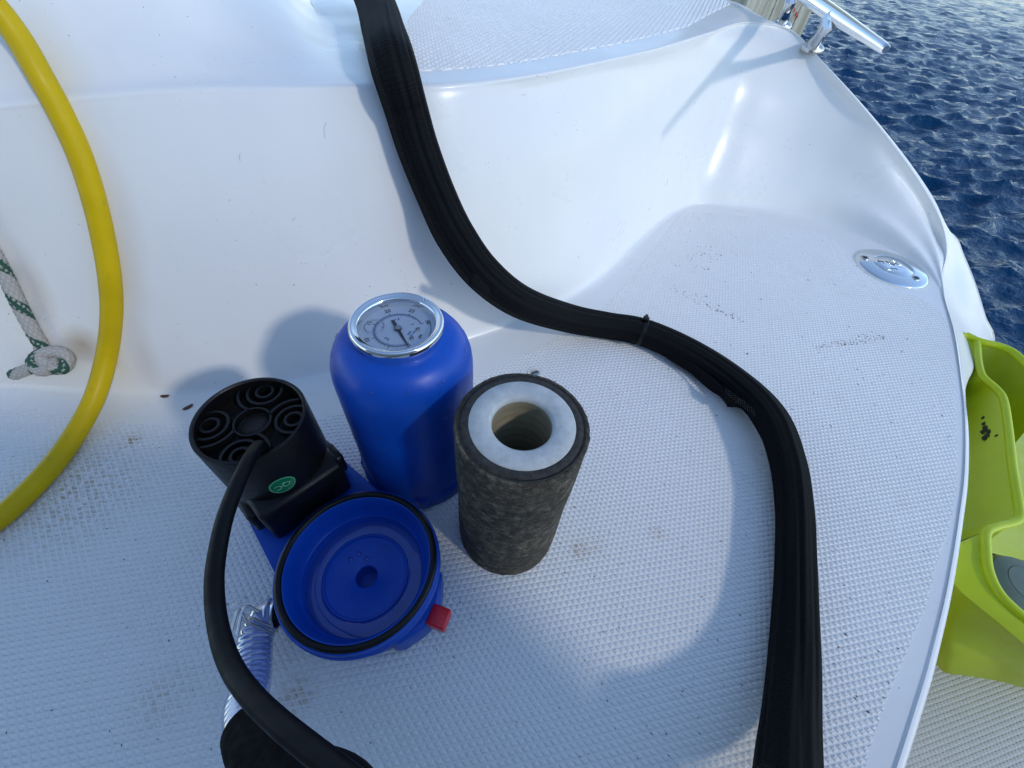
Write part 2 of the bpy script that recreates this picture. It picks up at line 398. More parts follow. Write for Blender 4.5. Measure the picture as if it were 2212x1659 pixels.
Bs = np.array([P(*s[1])[:2] for s in ST]); Gs = np.array([P(s[2][0], s[2][1], s[2][2]) for s in ST])
tan = np.gradient(Bs, axis=0); tan /= np.linalg.norm(tan, axis=1)[:, None]; DIR = np.stack([-tan[:, 1], tan[:, 0]], 1)
for _ in range(2): DIR[1:-1] = (DIR[:-2] + 2 * DIR[1:-1] + DIR[2:]) / 4; DIR /= np.linalg.norm(DIR, axis=1)[:, None]
ROWS = []; HULL = []
FL = {22: (2060, 508, .026), 23: (2080, 549, -.006), 24: (2106, 614, -.036), 25: (2126, 680, -.064), 26: (2144, 742, -.105)}
for i, (a, b, g, ty) in enumerate(ST):
    A = P(*a); B = P(*b); G = Gs[i]; d = np.array([*DIR[i], 0]); z = g[2]
    inner = A - d * .03; hasw = z > .025
    rt = .020 if ty in 'LD' else .022
    r = min(.034, z * .45); r2 = min(.012, z * .25)
    if ty in 'LDC': F = G.copy()
    else: F = G - d * .012
    Ft = F.copy()
    wv = F[:2] - B[:2]
    def at(f, zz): return np.array([B[0] + wv[0] * f, B[1] + wv[1] * f, zz])
    row = [inner, A, (A + B) / 2 + [0, 0, .0003 if hasw else .0]]
    if hasw:
        L = np.linalg.norm(wv) + 1e-6; f0 = min(.3, .012 / L + .05)
        if ty == 'R' or i >= 10:
            r = min(.042, z * .45) if ty == 'R' else .050; q_ = B - d * (.026 if ty == 'R' else .014); q_[2] = 0; c_ = B + d * (-.004 if ty == 'R' else .010); c_[2] = r; Fz = F.copy()
            ln = lambda k, zz: np.array([*(c_[:2] * (1 - k) + Fz[:2] * k), zz])
            row[-1] = q_ * .5 + A * .5
            row += [q_ + [0, 0, .0012], q_ + d * .011 + [0, 0, r * .20], ln(0, r * .95), ln(.38, z * .42 + r * .1), ln(.70, z * .74), ln(.95, z - r2 * 1.7), ln(.99, z - r2 * .5), ln(1.0, z)]
        else:
            row += [at(0, .0025), at(f0 * .6, r * .22), at(f0 * 1.2, r * .9), at(f0 + (1 - f0) * .38, z * .42 + r * .1), at(f0 + (1 - f0) * .70, z * .74), at(.93, z - r2 * 1.7), at(.985, z - r2 * .5), at(1.02, z)]
    else:
        row += [at(k, z * (k ** 2)) for k in (0, .15, .3, .5, .7, .85, .95, 1.0)]
    e = row[-1]
    if ty in 'LD':
        if ty == 'D' and i > 8:
            d2 = np.array([.12 * (i - 8) / 5 + d[0] * (13 - i) / 8, 1, 0]); d = d2 / np.linalg.norm(d2)
        lift = {0: .16, 1: .15, 2: .14, 3: .12, 4: .09, 5: .05, 6: .02}.get(i, 0)
        row += [e + d * .015 + [0, 0, .001 + lift * .06], e + d * .05 + [0, 0, .0015 + lift * .3], e + d * .16 + [0, 0, .002 + lift * .85], e + d * .5 + [0, 0, .002 + lift]]
    elif ty == 'C':
        d = np.array([.28, .96, 0]); row += [e + d * .015, e + d * .06 + [0, 0, .001], e + d * .17 + [0, 0, -.001], e + d * .32 + [0, 0, -.01]]
    else:
        row += [e + d * .006 + [0, 0, .0006 if hasw else 0], e + d * .0105 + [0, 0, 0. if hasw else -.001], e + d * .014 + [0, 0, -.005], e + d * .0155 + [0, 0, -.020]]
        if not hasw:
            row[-4:] = [e + d * .003 + [0, 0, -.0008], e + d * .006 + [0, 0, -.003], e + d * .008 + [0, 0, -.008], e + d * .0085 + [0, 0, -.022]]
    if i in FL:
        f = P(*FL[i]); q_ = f - e; sg = -1 if i > 23 else 0; row[-4:] = [e + q_ * .10 + [0, 0, .003 * sg], e + q_ * .38 + [0, 0, (.030 if i > 26 else .004) * sg], e + q_ * .72 + [0, 0, (.03 if i > 26 else .0) * sg], f]
    ROWS.append(row)
ROWS = np.array(ROWS)
for it_ in range(2):                                         # wide cove where the two walls meet
    q_ = ROWS.copy()
    for r_, k_ in ((2, .4), (3, .8), (4, 1), (5, 1), (6, 1), (7, .9), (8, .5)):
        q_[12:18, r_] = ROWS[12:18, r_] * (1 - k_) + k_ * (ROWS[11:17, r_] + 2 * ROWS[12:18, r_] + ROWS[13:19, r_]) / 4
    ROWS = q_
for _ in range(2):                                           # fair the right-hand wall
    q_ = ROWS.copy(); q_[15:25, 3:8] = (ROWS[14:24, 3:8] + 2 * ROWS[15:25, 3:8] + ROWS[16:26, 3:8]) / 4; ROWS = q_
ROWS = ROWS                                        # station x row x 3
def dense(R_, ns, nr_):
    a = cr(R_.reshape(len(R_), -1), ns).reshape(-1, R_.shape[1], 3)
    b = cr(a.transpose(1, 0, 2).reshape(R_.shape[1], -1), nr_).reshape(-1, a.shape[0], 3)
    return b                                                  # row x station x 3
D = dense(ROWS, 8, 5); nr, ns = D.shape[:2]
F = gridfaces(nr, ns)
# close the floor: inner row -> fan polygon
V = D.reshape(-1, 3).tolist(); last = list(range(ns)); base = len(V)
e0 = D[0, -1]; e1 = D[0, 0]
V += [(e0[0] - .02, -.32, 0), (-1.6, -.32, 0), (e1[0] - .1, e1[1], 0)]
from mathutils.geometry import tessellate_polygon
ring = last + [base, base + 1, base + 2]; VF = [(V[k][0], V[k][1], 0) for k in ring]; nb0 = len(V); V += VF      # own vertices: flat shading stays flat
for tri in tessellate_polygon([[Vector(v) for v in VF]]): F.append(tuple(nb0 + k for k in tri))
moulding = mesh('deck_moulding', V, F, M['gel'], boat)
bv_v = [Vector(v) for v in V]; BVH = BVHTree.FromPolygons(bv_v, F)
CAMP = Vector((0, 0, CH))
def hit(x, y, off=0.0):
    """where the sight line meets the moulding: a thing resting there touches the surface"""
    d = np.array([x - 1106, y - 829.5, FPX]); dw = Vector((d @ AX, d @ AY, d @ AU)).normalized()
    loc, nor, i, dd = BVH.ray_cast(CAMP, dw)
    if loc is None: return P(x, y, 0), np.array([0, 0, 1.])
    if nor.dot(dw) > 0: nor = -nor
    return np.array(loc + nor * off), np.array(nor)

# hull side below the rim
HR = []
k0 = next(i for i, s in enumerate(ST) if s[3] == 'C')
for i in range(k0, len(ST)):
    e = ROWS[i][-1]; d = np.array([*DIR[i], 0]); top = e + [0, 0, .0005] - d * .0005
    if i in FL: o1 = e + d * .004 - [0, 0, .006]; f = e + d * .004 - [0, 0, .06]
    elif i < 23: o1 = e + d * {20: .02, 21: .012, 22: .006}.get(i, .035) - [0, 0, .025]; f = e + d * {20: .03, 21: .018, 22: .008}.get(i, .07) - [0, 0, .09]
    else: o1 = e + d * .002 - [0, 0, .03]; f = e + d * .006 - [0, 0, .14]
    HR.append([top, o1, f, f + d * .006 - [0, 0, .03], f + d * .01 - [0, 0, .25], f - d * .02 - [0, 0, .9]])
HD = dense(np.array(HR), 6, 4)
mesh('hull_side', HD.reshape(-1, 3), gridfaces(*HD.shape[:2]), M['cream'], boat)

# ------------------------------------------------------------------ non-skid diamonds (real little pyramids)
def inside(pts, poly):
    x, y = pts[:, 0], pts[:, 1]; c = np.zeros(len(x), bool); n = len(poly)
    for i in range(n):
        x1, y1 = poly[i]; x2, y2 = poly[(i + 1) % n]
        m = ((y1 > y) != (y2 > y)) & (x < (x2 - x1) * (y - y1) / (y2 - y1 + 1e-12) + x1); c ^= m
    return c
def diamonds(name, poly, zf, p, a1, a2, h, mat, parent, fill=.90, top=.42, clipf=None):
    A1 = np.array([cos(a1), sin(a1)]) * p; A2 = np.array([cos(a2), sin(a2)]) * p
    poly = np.asarray(poly); lo_, hi_ = poly.min(0), poly.max(0); c0 = (lo_ + hi_) / 2; R = np.linalg.norm(hi_ - lo_) / 2 / p * 1.3
    n = int(R) + 2; i, j = np.meshgrid(np.arange(-n, n), np.arange(-n, n)); C = c0 + i.reshape(-1, 1) * A1 + j.reshape(-1, 1) * A2
    inn_ = inside(C, poly); dd = np.full(len(C), 1e9)
    PB = np.vstack([np.linspace(poly[k], poly[(k + 1) % len(poly)], max(2, int(np.linalg.norm(poly[(k + 1) % len(poly)] - poly[k]) / .0012) + 1))[:-1] for k in range(len(poly))])
    for k in range(0, len(C), 4000): dd[k:k + 4000] = np.sqrt(((C[k:k + 4000, None] - PB[None, ::3]) ** 2).sum(2).min(1))
    keep = inn_ | (dd < p * .55); C = C[keep]; near = dd[keep] < p * 1.2
    if clipf is not None: C = C[clipf(C)]
    cor = np.array([A1 + A2, A1 - A2, -A1 - A2, -A1 + A2]) / 2
    if (A1[0] * A2[1] - A1[1] * A2[0]) > 0: cor = cor[::-1]
    zz = zf(C); m = len(C); hv = h * (1 + .10 * rng.standard_normal(m))
    lo4 = C[:, None] + cor[None] * fill; hi4 = C[:, None] + cor[None] * top
    V = np.zeros((m, 8, 3)); V[:, :4, :2] = lo4; V[:, 4:, :2] = hi4; V[:, :4, 2] = (zz - .0003)[:, None]; V[:, 4:, 2] = (zz + hv)[:, None]
    for k in np.nonzero(near)[0]:                            # trim the border cells to a clean moulded edge
        pts_ = V[k, :, :2]; o_ = ~inside(pts_, poly)
        if o_.any():
            for v_ in np.nonzero(o_)[0]:
                V[k, v_, :2] = PB[((PB - pts_[v_]) ** 2).sum(1).argmin()]; V[k, v_, 2] = zz[k] - .0002
    b = np.arange(m)[:, None, None] * 8; f = np.array([[4, 5, 6, 7], [0, 1, 5, 4], [1, 2, 6, 5], [2, 3, 7, 6], [3, 0, 4, 7]])[None]
    F = (b + f).reshape(-1, 4)
    o = mesh(name, V.reshape(-1, 3), F.tolist(), mat, parent, smooth=False); o['kind'] = 'stuff'
    return o
Aline = cr([P(*s[0])[:2] for s in ST], 8)
fpoly = np.vstack([Aline, [(Aline[-1][0] - .03, -.3), (-1.2, -.3)]])
diamonds('nonskid_panel', fpoly, lambda C: np.zeros(len(C)), .0056, radians(15), radians(-45), .0008, M['nonskid'], boat, fill=.94, top=.40)
# upper deck panel
dE = []
for i, s in enumerate(ST):
    if 7 <= i <= 13:
        e = ROWS[i][10]; d = np.array([*DIR[i], 0]); dE.append((e + d * .042)[:2])
dE = cr(dE, 6); q0 = P(856, 100, DZ)[:2]; q1 = P(780, -60, DZ)[:2]
upoly = np.vstack([dE[dE[:, 0] > q0[0]], [P(1578, 8, DZ)[:2], (.42, 1.40), (.1, 1.45), (-.24, 1.2)]])
def zdeck(C):
    out = np.zeros(len(C))
    for k, c in enumerate(C):
        l, _, _, _ = BVH.ray_cast(Vector((c[0], c[1], 1)), Vector((0, 0, -1))); out[k] = l.z if l is not None else DZ
    return out
diamonds('upper_nonskid_panel', upoly, zdeck, .0092, radians(74), radians(10), .0017, M['nonskid'], boat, fill=.96, top=.34)

# lower swim platform
pp = [P(1900, 1760, -.2)[:2], P(2500, 1760, -.2)[:2], P(2500, 1000, -.2)[:2], P(2100, 1000, -.2)[:2]]
plat = prism('swim_platform', pp, -.235, -.2, M['nonskid_grey'], boat, bev=.01)
diamonds('platform_nonskid', pp, lambda C: np.full(len(C), -.2), .0056, radians(18), radians(-42), .0007, M['nonskid_grey'], boat)

# ------------------------------------------------------------------ deck plate (round chrome cover)
dc = np.array([.6915, .7472, .0]); dR = .0615
dn = hit(1930, 582)[1]; dz = hit(1930, 582)[0][2]
plate = lathe('deck_plate', [(dR + .002, -.001), (dR + .001, .0012), (dR, .0026), (dR * .93, .0042), (dR * .6, .0058), (dR * .56, .0060), (dR * .545, .0050), (dR * .53, .0060), (dR * .3, .0066), (.0001, .0068)], (dc[0], dc[1], dz), M['chrome'], boat, sharp=None)
ORG['deck_plate'] = ORG['boat']
lathe('gasket', [(dR + .004, -.001), (dR + .004, .0008), (dR, .0012)], (dc[0], dc[1], dz), M['cream'], plate)
for sx, sy in ((1868, 557), (1978, 601)):
    q = P(sx, sy, dz + .005)
    lathe('screw', [(.0072, -.0015), (.0072, .0012), (.0060, .0018), (.0020, .0010), (.0001, .0002)], q, M['steel'], plate, seg=24)
    box('screw_slot', q + [0, 0, .0012], .009, .0016, .0012, M['dark'], plate, rot=.6); box('screw_slot', q + [0, 0, .00125], .0016, .009, .0012, M['dark'], plate, rot=.6)
for k in range(11):     # worn raised lettering inside the ring
    a = random.random() * 6.28; r = random.uniform(.004, .026); L = random.uniform(.004, .010); b = -.5 + random.uniform(-.5, .5)
    c = dc + [r * cos(a), r * sin(a), dz + .0064]
    pts = [c + [L * u * cos(b) - .0025 * sin(u * 3) * sin(b), L * u * sin(b) + .0025 * sin(u * 3) * cos(b), 0] for u in (-1, -.5, 0, .5, 1)]
    tube('raised_mark', pts, .0009, M['dark'] if k % 3 == 0 else M['chrome'], plate, seg=8, n=4)

# ------------------------------------------------------------------ mooring cleat
cl = mesh('cleat', *(lambda: (np.zeros((3, 3)), [(0, 1, 2)]))(), M['chrome'], boat)
bpy.data.objects.remove(cl, do_unlink=True)
zb = .325
bA = P(1759, 4, zb); bB = P(1914, 107, zb - .004); ax = (bB - bA) / np.linalg.norm(bB - bA)
bm_ = bA - ax * .05; L = np.linalg.norm(bB - bA)
pts = [(*(bA - ax * .30), .006), (*(bA - ax * .22), .008), (*(bA - ax * .10), .0105), (*bA, .0112), (*(bA + ax * L * .4), .0096), (*(bA + ax * L * .8), .0068), (*(bA + ax * L * .97), .0056), (*(bA + ax * L), .0040)]
cleat = tube('cleat', pts, None, M['chrome'], boat, seg=24, n=8)
ORG['cleat'] = ORG['boat']
for (tp, ft, zf) in (((1712, -8), (1690, 48), .270), ((1797, 42), (1758, 97), .258)):
    T = P(*tp, zb - .006); B = P(*ft, zf); mid = T * .45 + B * .55
    tube('leg', [(*(T + ax * .0), .0125), (*(T * .75 + B * .25), .0105), (*mid, .0092), (*(T * .2 + B * .8), .0105), (*B, .0130)], None, M['chrome'], cleat, seg=20, n=6)
    for sgn in (-1, 1):
        tube('leg_web', [(*(T + ax * .020 * sgn - [0, 0, .002]), .0070), (*(T * .7 + B * .3 + ax * .011 * sgn), .0075), (*mid, .0070)], None, M['chrome'], cleat, seg=14, n=5)
    lathe('foot', [(.0215, -.004), (.022, .001), (.0205, .0045), (.015, .008), (.0001, .012)], B - [0, 0, .006], M['steel'], cleat, seg=32)
    for sgn in (-1, 1):
        lathe('bolt_head', [(.0052, 0), (.0052, .004), (.003, .0055), (.0001, .006)], B + ax * .013 * sgn + [0, 0, -.001], M['steel'], cleat, seg=12)

# floor screw behind the cartridge
q = P(1155, 806, 0)
lathe('floor_screw', [(.0062, -.001), (.006, .0012), (.004, .0020), (.0001, .0022)], q, M['steel'], boat, seg=24)
lathe('sealant_ring', [(.0105, -.0005), (.0095, .0012), (.006, .0008)], q, M['cream'], boat, seg=24)

# ------------------------------------------------------------------ dock piling
pc = P(1759, 16, 0); c0 = pc * .62; d1 = P(1590, 16, 0) * .62 - c0; d1[2] = 0; wd = np.linalg.norm(d1[:2]); u = d1 / wd; v = np.array([-u[1], u[0], 0]); v = v if v[1] > 0 else -v
ctr = c0 + u * .22 + v * .16
pil = empty('dock_piling', (ctr[0], ctr[1], WZ), 'weathered grey timber dock piling with red paint flecks behind the cleat', 'piling')
nb = 5
for k in range(nb):
    c = c0 + u * (.044 + .0865 * k) + v * (.16 + .003 * (k % 2)); M3 = np.array([[u[0], v[0], 0], [u[1], v[1], 0], [0, 0, 1]])
    box('timber', (c[0], c[1], .1), .0855, .32, 2.2, M['timber'], pil, M=M3, bev=.003)
for k, (px, py, l) in enumerate(((1716, 22, .014), (1720, 30, .018), (1722, 36, .012), (1715, 17, .008), (1719, 40, .010))):
    d = np.array([px - 1106, py - 829.5, FPX]); dw = np.array([d @ AX, d @ AY, d @ AU]); o_ = np.array([0, 0, CH]); t_ = ((c0 - o_) @ v) / (dw @ v); q = o_ + dw * t_
    box('paint_fleck', q - v * .0015, l * .35, .002, l * .9, M['red'], pil, M=M3, bev=.0008)

# ------------------------------------------------------------------ unseen box added in place of the photographer's body (shades the lower left)
blk = empty('shade_blocker', (-.15, -.63, -.2), 'unseen grey box added to shade the lower left of the step', 'shade blocker')
box('blocker_body', (-.15, -.63, .195), 1.50, .66, .79, M['canvas'], blk, bev=.03)
box('blocker_top', (-.15, -.63, .605), 1.52, .68, .03, M['canvas'], blk, bev=.012)

# ------------------------------------------------------------------ filter canister with gauge
CX, CY = -.0917, .2377; CZ0 = .0
can = empty('filter_canister', (CX, CY, 0), 'blue cylindrical filter housing with a chrome rimmed pressure gauge on its domed top', 'filter housing')
body = lathe('housing', [(.0555, .0), (.0590, .0008), (.0597, .004), (.0597, .017), (.0590, .019), (.0580, .020), (.0574, .024), (.0576, .150), (.0574, .158), (.0566, .165), (.0550, .171), (.0522, .177), (.0480, .183), (.0430, .187), (.0370, .189), (.0345, .1895), (.0001, .1895)], (CX, CY, 0), M['blue'], can, seg=128, sharp=None)
for k in range(8):
    a = k * pi / 4 + .3
    box('rim_lug', (CX + .0598 * cos(a), CY + .0598 * sin(a), .010), .004, .010, .014, M['blue'], can, rot=a, bev=.0015)
gz = .2015
bez = lathe('gauge', [(.0330, .182), (.0338, .186), (.0340, .193), (.0352, .195), (.0357, .198), (.0352, .2008), (.0338, .2022), (.0322, .2018), (.0312, .2005), (.0300, .2003), (.0293, .1998), (.0288, .1985), (.0286, .192)], (CX, CY, 0), M['chrome'], can, seg=128, sharp=None)
bez['label'] = 'round chrome pressure gauge'
gd = .1925
lathe('dial', [(.0287, gd), (.0001, gd)], (CX, CY, 0), M['dial'], bez, seg=96)
def polar(r, deg, z=gd + .0003): a = radians(deg); return np.array([CX + r * cos(a), CY + r * sin(a), z])
def quadbar(V, F, p, q, wd, z=None):
    d = (q - p)[:2]; d = d / (np.linalg.norm(d) + 1e-9); n = np.array([-d[1], d[0], 0]) * wd / 2; b = len(V)
    V += [p - n, p + n, q + n, q - n]; F.append((b, b + 3, b + 2, b + 1))
V, F = [], []; VB, FB = [], []
A0, SP = 310, 279 / 30.
for k in range(61):
    a = A0 - SP * k / 2; major = k % 10 == 0
    quadbar(V, F, polar(.0182, a), polar(.0208 if major else (.0198 if k % 2 == 0 else .0192), a), .0005 if major else .00022)
for k in range(96):
    a = A0 - SP * k * .29
    if a < 31: break
    quadbar(VB, FB, polar(.0178, a), polar(.0150 if k % 20 == 0 else .0163, a), .00022)
for k in range(90):
    a = A0 - 279 * k / 90; quadbar(V, F, polar(.0182, a), polar(.0182, a - 3.1), .0003); quadbar(VB, FB, polar(.0178, a), polar(.0178, a - 3.1), .0002)
mesh('tick_mark', V, F, M['ink'], bez, smooth=False); mesh('tick_mark', VB, FB, M['inkb'], bez, smooth=False)
def text(name, s, loc, size, ang, mat, parent, N=None, ext=.00008, Mx=None):
    cu = bpy.data.curves.new('txt', 'FONT'); cu.body = s; cu.size = size; cu.align_x = 'CENTER'; cu.align_y = 'CENTER'; cu.extrude = ext; cu.resolution_u = 3
    o = bpy.data.objects.new('txt', cu); S.collection.objects.link(o); bpy.context.view_layer.update()
    me = bpy.data.meshes.new_from_object(o.evaluated_get(bpy.context.evaluated_depsgraph_get())); bpy.data.objects.remove(o)
    Vv = np.zeros(len(me.vertices) * 3); me.vertices.foreach_get('co', Vv); Vv = Vv.reshape(-1, 3); Fs = [tuple(p.vertices) for p in me.polygons]
    if Mx is None: Mx = np.array([[cos(ang), -sin(ang), 0], [sin(ang), cos(ang), 0], [0, 0, 1]])
    return mesh(name, Vv @ Mx.T + np.array(loc), Fs, mat, parent, smooth=False)
for val in (5, 10, 15, 20, 25, 30, 0):
    a = A0 - SP * val; text('numeral', str(val), polar(.0240, a), .0052, radians(a - 90), M['ink'], bez)
for s_, bv in (('0.5', 7.25), ('1', 14.5), ('1.5', 21.75), ('2', 29)):
    a = A0 - SP * bv; text('numeral', s_, polar(.0122, a), .0034, radians(a - 90), M['inkb'], bez)
text('lettering', 'psi', polar(.0185, -14), .0040, radians(75), M['ink'], bez)
text('lettering', 'BAR', polar(.0098, -14), .0024, radians(75), M['inkb'], bez)
text('lettering', '100 x kPa', polar(.0125, -14), .0021, radians(75), M['inkb'], bez)
for k, ch in enumerate('SS Tube connection'):
    a = -40 + k * 3.7; text('lettering', ch, polar(.0250, a), .0023, radians(a + 90), M['ink'], bez) if ch != ' ' else None
for (r, a) in ((.0150, 10), (.0150, -33)):
    lathe('dial_screw', [(.0017, 0), (.0017, .0008), (.0001, .0012)], polar(r, a), M['steel'], bez, seg=20)
    box('screw_slot', polar(r, a) + [0, 0, .0010], .0032, .0005, .0006, M['dark'], bez, rot=.7)
nd = radians(-54.6); dvec = np.array([cos(nd), sin(nd), 0]); nv = np.array([-dvec[1], dvec[0], 0]); c = np.array([CX, CY, gd + .0012])
pl = [(-.0115, .0013), (-.0055, .0013), (-.004, .0008), (.0, .0010), (.008, .0010), (.0145, .0006), (.0215, .0003)]
V = [c + dvec * s + nv * w_ for s, w_ in pl] + [c + dvec * s - nv * w_ for s, w_ in pl[::-1]]
V2 = V + [v - [0, 0, .0005] for v in V]; n = len(V); F = [tuple(range(n)), tuple(range(n, 2 * n))[::-1]] + [(i, (i + 1) % n, n + (i + 1) % n, n + i) for i in range(n)]
mesh('needle', V2, F, M['ink'], bez, smooth=False)
lathe('needle_hub', [(.0030, .0), (.0030, .0010), (.0026, .0014)], c, M['ink'], bez, seg=32)
lathe('needle_cap', [(.0022, .0014), (.0020, .0018), (.0001, .0019)], c, M['steel'], bez, seg=32)
torus('air_bubble', polar(.0175, 188, gd + .0035), .0072, .0006, M['pane'], bez, seg=48, rs=10)
lathe('gauge_glass', [(.0290, .1980), (.0001, .1988)], (CX, CY, 0), M['pane'], bez, seg=64, sharp=None)
# fill screw on bezel
lathe('bezel_bead', [(.0013, -.001), (.0010, .0006), (.0001, .0010)], polar(.0328, 62, .2020), M['chrome'], bez, seg=12)

def drops(name, pts, parent, rmin=.0008, rmax=.0022):
    V, F = [], []
    for (p, nn) in pts:
        r = random.uniform(rmin, rmax); nn = nn / np.linalg.norm(nn); u_ = np.cross(nn, [.3, .2, .93]); u_ /= np.linalg.norm(u_); v_ = np.cross(nn, u_); b = len(V)
        st = random.uniform(.9, 1.35)
        for (rr, hh) in ((1, -.1), (.92, .22), (.6, .46), (.25, .56)):
            for k in range(10): a = k * pi / 5; V.append(p + r * (rr * cos(a) * u_ * st + rr * sin(a) * v_ + hh * nn))
        V.append(p + nn * r * .58)
        for i in range(3):
            for k in range(10): F.append((b + i * 10 + k, b + i * 10 + (k + 1) % 10, b + (i + 1) * 10 + (k + 1) % 10, b + (i + 1) * 10 + k))
        for k in range(10): F.append((b + 30 + k, b + 30 + (k + 1) % 10, b + 40))
    o = mesh(name, V, F, M['drop'], parent); o['kind'] = 'stuff'; return o
pts = []
for k in range(34):
    a = random.uniform(-pi, .5); z = random.uniform(.03, .14); pts.append((np.array([CX + .0576 * cos(a), CY + .0576 * sin(a), z]), np.array([cos(a), sin(a), 0])))
for k in range(16):
    a = random.uniform(-pi * 1.1, .9); pts.append((np.array([CX + .0522 * cos(a), CY + .0522 * sin(a), .177]), np.array([cos(a), sin(a), .9])))
drops('water_drops', pts, can, .0006, .0015)

# ------------------------------------------------------------------ filter cartridge
KX, KY, KR, KH = .0099, .1704, .0474, .1813
cart = empty('filter_cartridge', (KX, KY, 0), 'used filter cartridge with dirty grey-brown felt side and white core standing upright', 'filter cartridge')
def wobf(V):
    a = np.arctan2(V[:, 1], V[:, 0]); z = V[:, 2]
    n = np.zeros(len(V))
    for k in range(26):
        f1 = rng.integers(3, 60); f2 = rng.uniform(60, 1400); n += np.sin(f1 * a + f2 * z + rng.random() * 6.3) / 26 ** .5
    r = 1 + .0045 * n * (np.hypot(V[:, 0], V[:, 1]) > KR * .93)
    V = V.copy(); V[:, 0] *= r; V[:, 1] *= r; return V
zs = np.linspace(0.0, KH - .003, 60)
lathe('felt_wrap', [(KR * .955, .0)] + [(KR * (.985 + .008 * sin(z * 55)), z + .0008) for z in zs] + [(KR * .992, KH - .0012), (KR * .975, KH + .0002), (KR * .935, KH - .0003)], (KX, KY, 0), M['felt'], cart, seg=200, wob=wobf, sharp=None)
lathe('end_ring', [(KR * .955, KH - .001), (KR * .93, KH + .0008), (KR * .91, KH - .0012), (KR * .89, KH + .0006), (KR * .80, KH + .0010), (KR * .775, KH + .0006)], (KX, KY, 0), M['endring'], cart, seg=160, sharp=None)
lathe('core', [(KR * .785, KH - .002), (KR * .782, KH + .0008), (KR * .77, KH + .0016), (KR * .60, KH + .0018), (KR * .50, KH + .0014), (KR * .455, KH - .0002), (KR * .445, KH - .003)], (KX, KY, 0), M['core'], cart, seg=160, sharp=None)
prof = [(KR * .445, KH - .003)]
for k in range(1, 60):
    z = KH - .003 - k * .003; prof.append((KR * (.442 + (.010 if k % 3 == 0 else 0)), z))
lathe('bore', prof + [(.0001, .0005)], (KX, KY, 0), M['bore'], cart, seg=96, sharp=None)
# loose fibres round the top edge
V, F = [], []
for k in range(240):
    a = random.uniform(0, 2 * pi); r = KR * random.uniform(.93, 1.0); z = KH + random.uniform(-.004, .0008) if k % 3 else random.uniform(.01, KH); r = KR * 1.0 if k % 3 == 0 else r
    p = np.array([KX + r * cos(a), KY + r * sin(a), z]); b = random.uniform(0, 6.3); d = np.array([cos(a) * .6 + cos(b) * .8, sin(a) * .6 + sin(b) * .8, random.uniform(-.4, .7)]); L_ = random.uniform(.0012, .0035)
    side = np.cross(d, [0, 0, 1.]); side /= np.linalg.norm(side) + 1e-6; i = len(V); V += [p - side * .00012, p + side * .00012, p + d * L_]; F.append((i, i + 1, i + 2))
mesh('loose_fibres', V, F, M['felt'], cart, smooth=False)['kind'] = 'stuff'

# ------------------------------------------------------------------ pump base
BX, BY, BR, BH = -.1074, .1035, .0619, .0602
MX, MY, MR, MH = -.1956, .1752, .0407, .1453
pump = empty('filter_pump', (BX, BY, 0), 'open blue pump base with black motor, black cable and clear hose', 'pump')
lathe('bowl', [(.048, 0), (.0545, .0), (.0565, .003), (.0575, .040), (.0600, .043), (.0628, .0445), (.0636, .047), (.0636, .0585), (.0630, .0600), (.0622, .0603), (.0612, .0588), (.0575, .0588), (.0568, .0600), (.0560, .0598), (.0545, .055), (.0530, .046), (.0505, .0385), (.0490, .0370), (.0488, .031), (.0475, .0285), (.0360, .0275), (.0352, .0288), (.0340, .0288), (.0332, .0272), (.0105, .0262), (.0090, .0250), (.0086, .008), (.0001, .008)], (BX, BY, 0), M['blue'], pump, seg=144, sharp=40)
torus('o_ring', (BX, BY, .0602), .0594, .0026, M['rubber'], pump, seg=144)
# threads outside
for k in range(3):
    a = np.linspace(0, 2 * pi, 40) + k
    tube('thread', [(BX + .0636 * cos(x), BY + .0636 * sin(x), .0475 + .0035 * k) for x in a], .0009, M['blue'], pump, seg=8, n=2)
# hull-shaped body between bowl and motor
def hull2(c1, r1, c2, r2, n=28):
    d = np.array(c2) - np.array(c1); D_ = np.linalg.norm(d); th = math.atan2(d[1], d[0]); al = math.acos((r1 - r2) / D_)
    a1 = np.linspace(th + al, th + 2 * pi - al, n); a2 = np.linspace(th - al, th + al, n)
    return [(c1[0] + r1 * cos(a), c1[1] + r1 * sin(a)) for a in a1] + [(c2[0] + r2 * cos(a), c2[1] + r2 * sin(a)) for a in a2]
def pnotch(poly, r): return [p for p in poly if np.hypot(p[0] - BX, p[1] - BY) > r]
hp = hull2((BX, BY), .0575, (MX, MY), .0455); hp = hp[28:]                     # the motor end
a_in = math.atan2(hp[-1][1] - BY, hp[-1][0] - BX); amid = math.atan2(MY - BY, MX - BX)
t0 = hull2((BX, BY), .0570, (MX, MY), .0455)[27]; t1_ = hull2((BX, BY), .0570, (MX, MY), .0455)[0]
hw = math.acos((.0570 - .0455) / np.hypot(MX - BX, MY - BY))
hp = hp + [(BX + .0555 * cos(amid + hw * k / 10), BY + .0555 * sin(amid + hw * k / 10)) for k in range(10, -11, -1)]
prism('base_housing', hp, 0, .040, M['blue'], pump, bev=.004, seg=3)
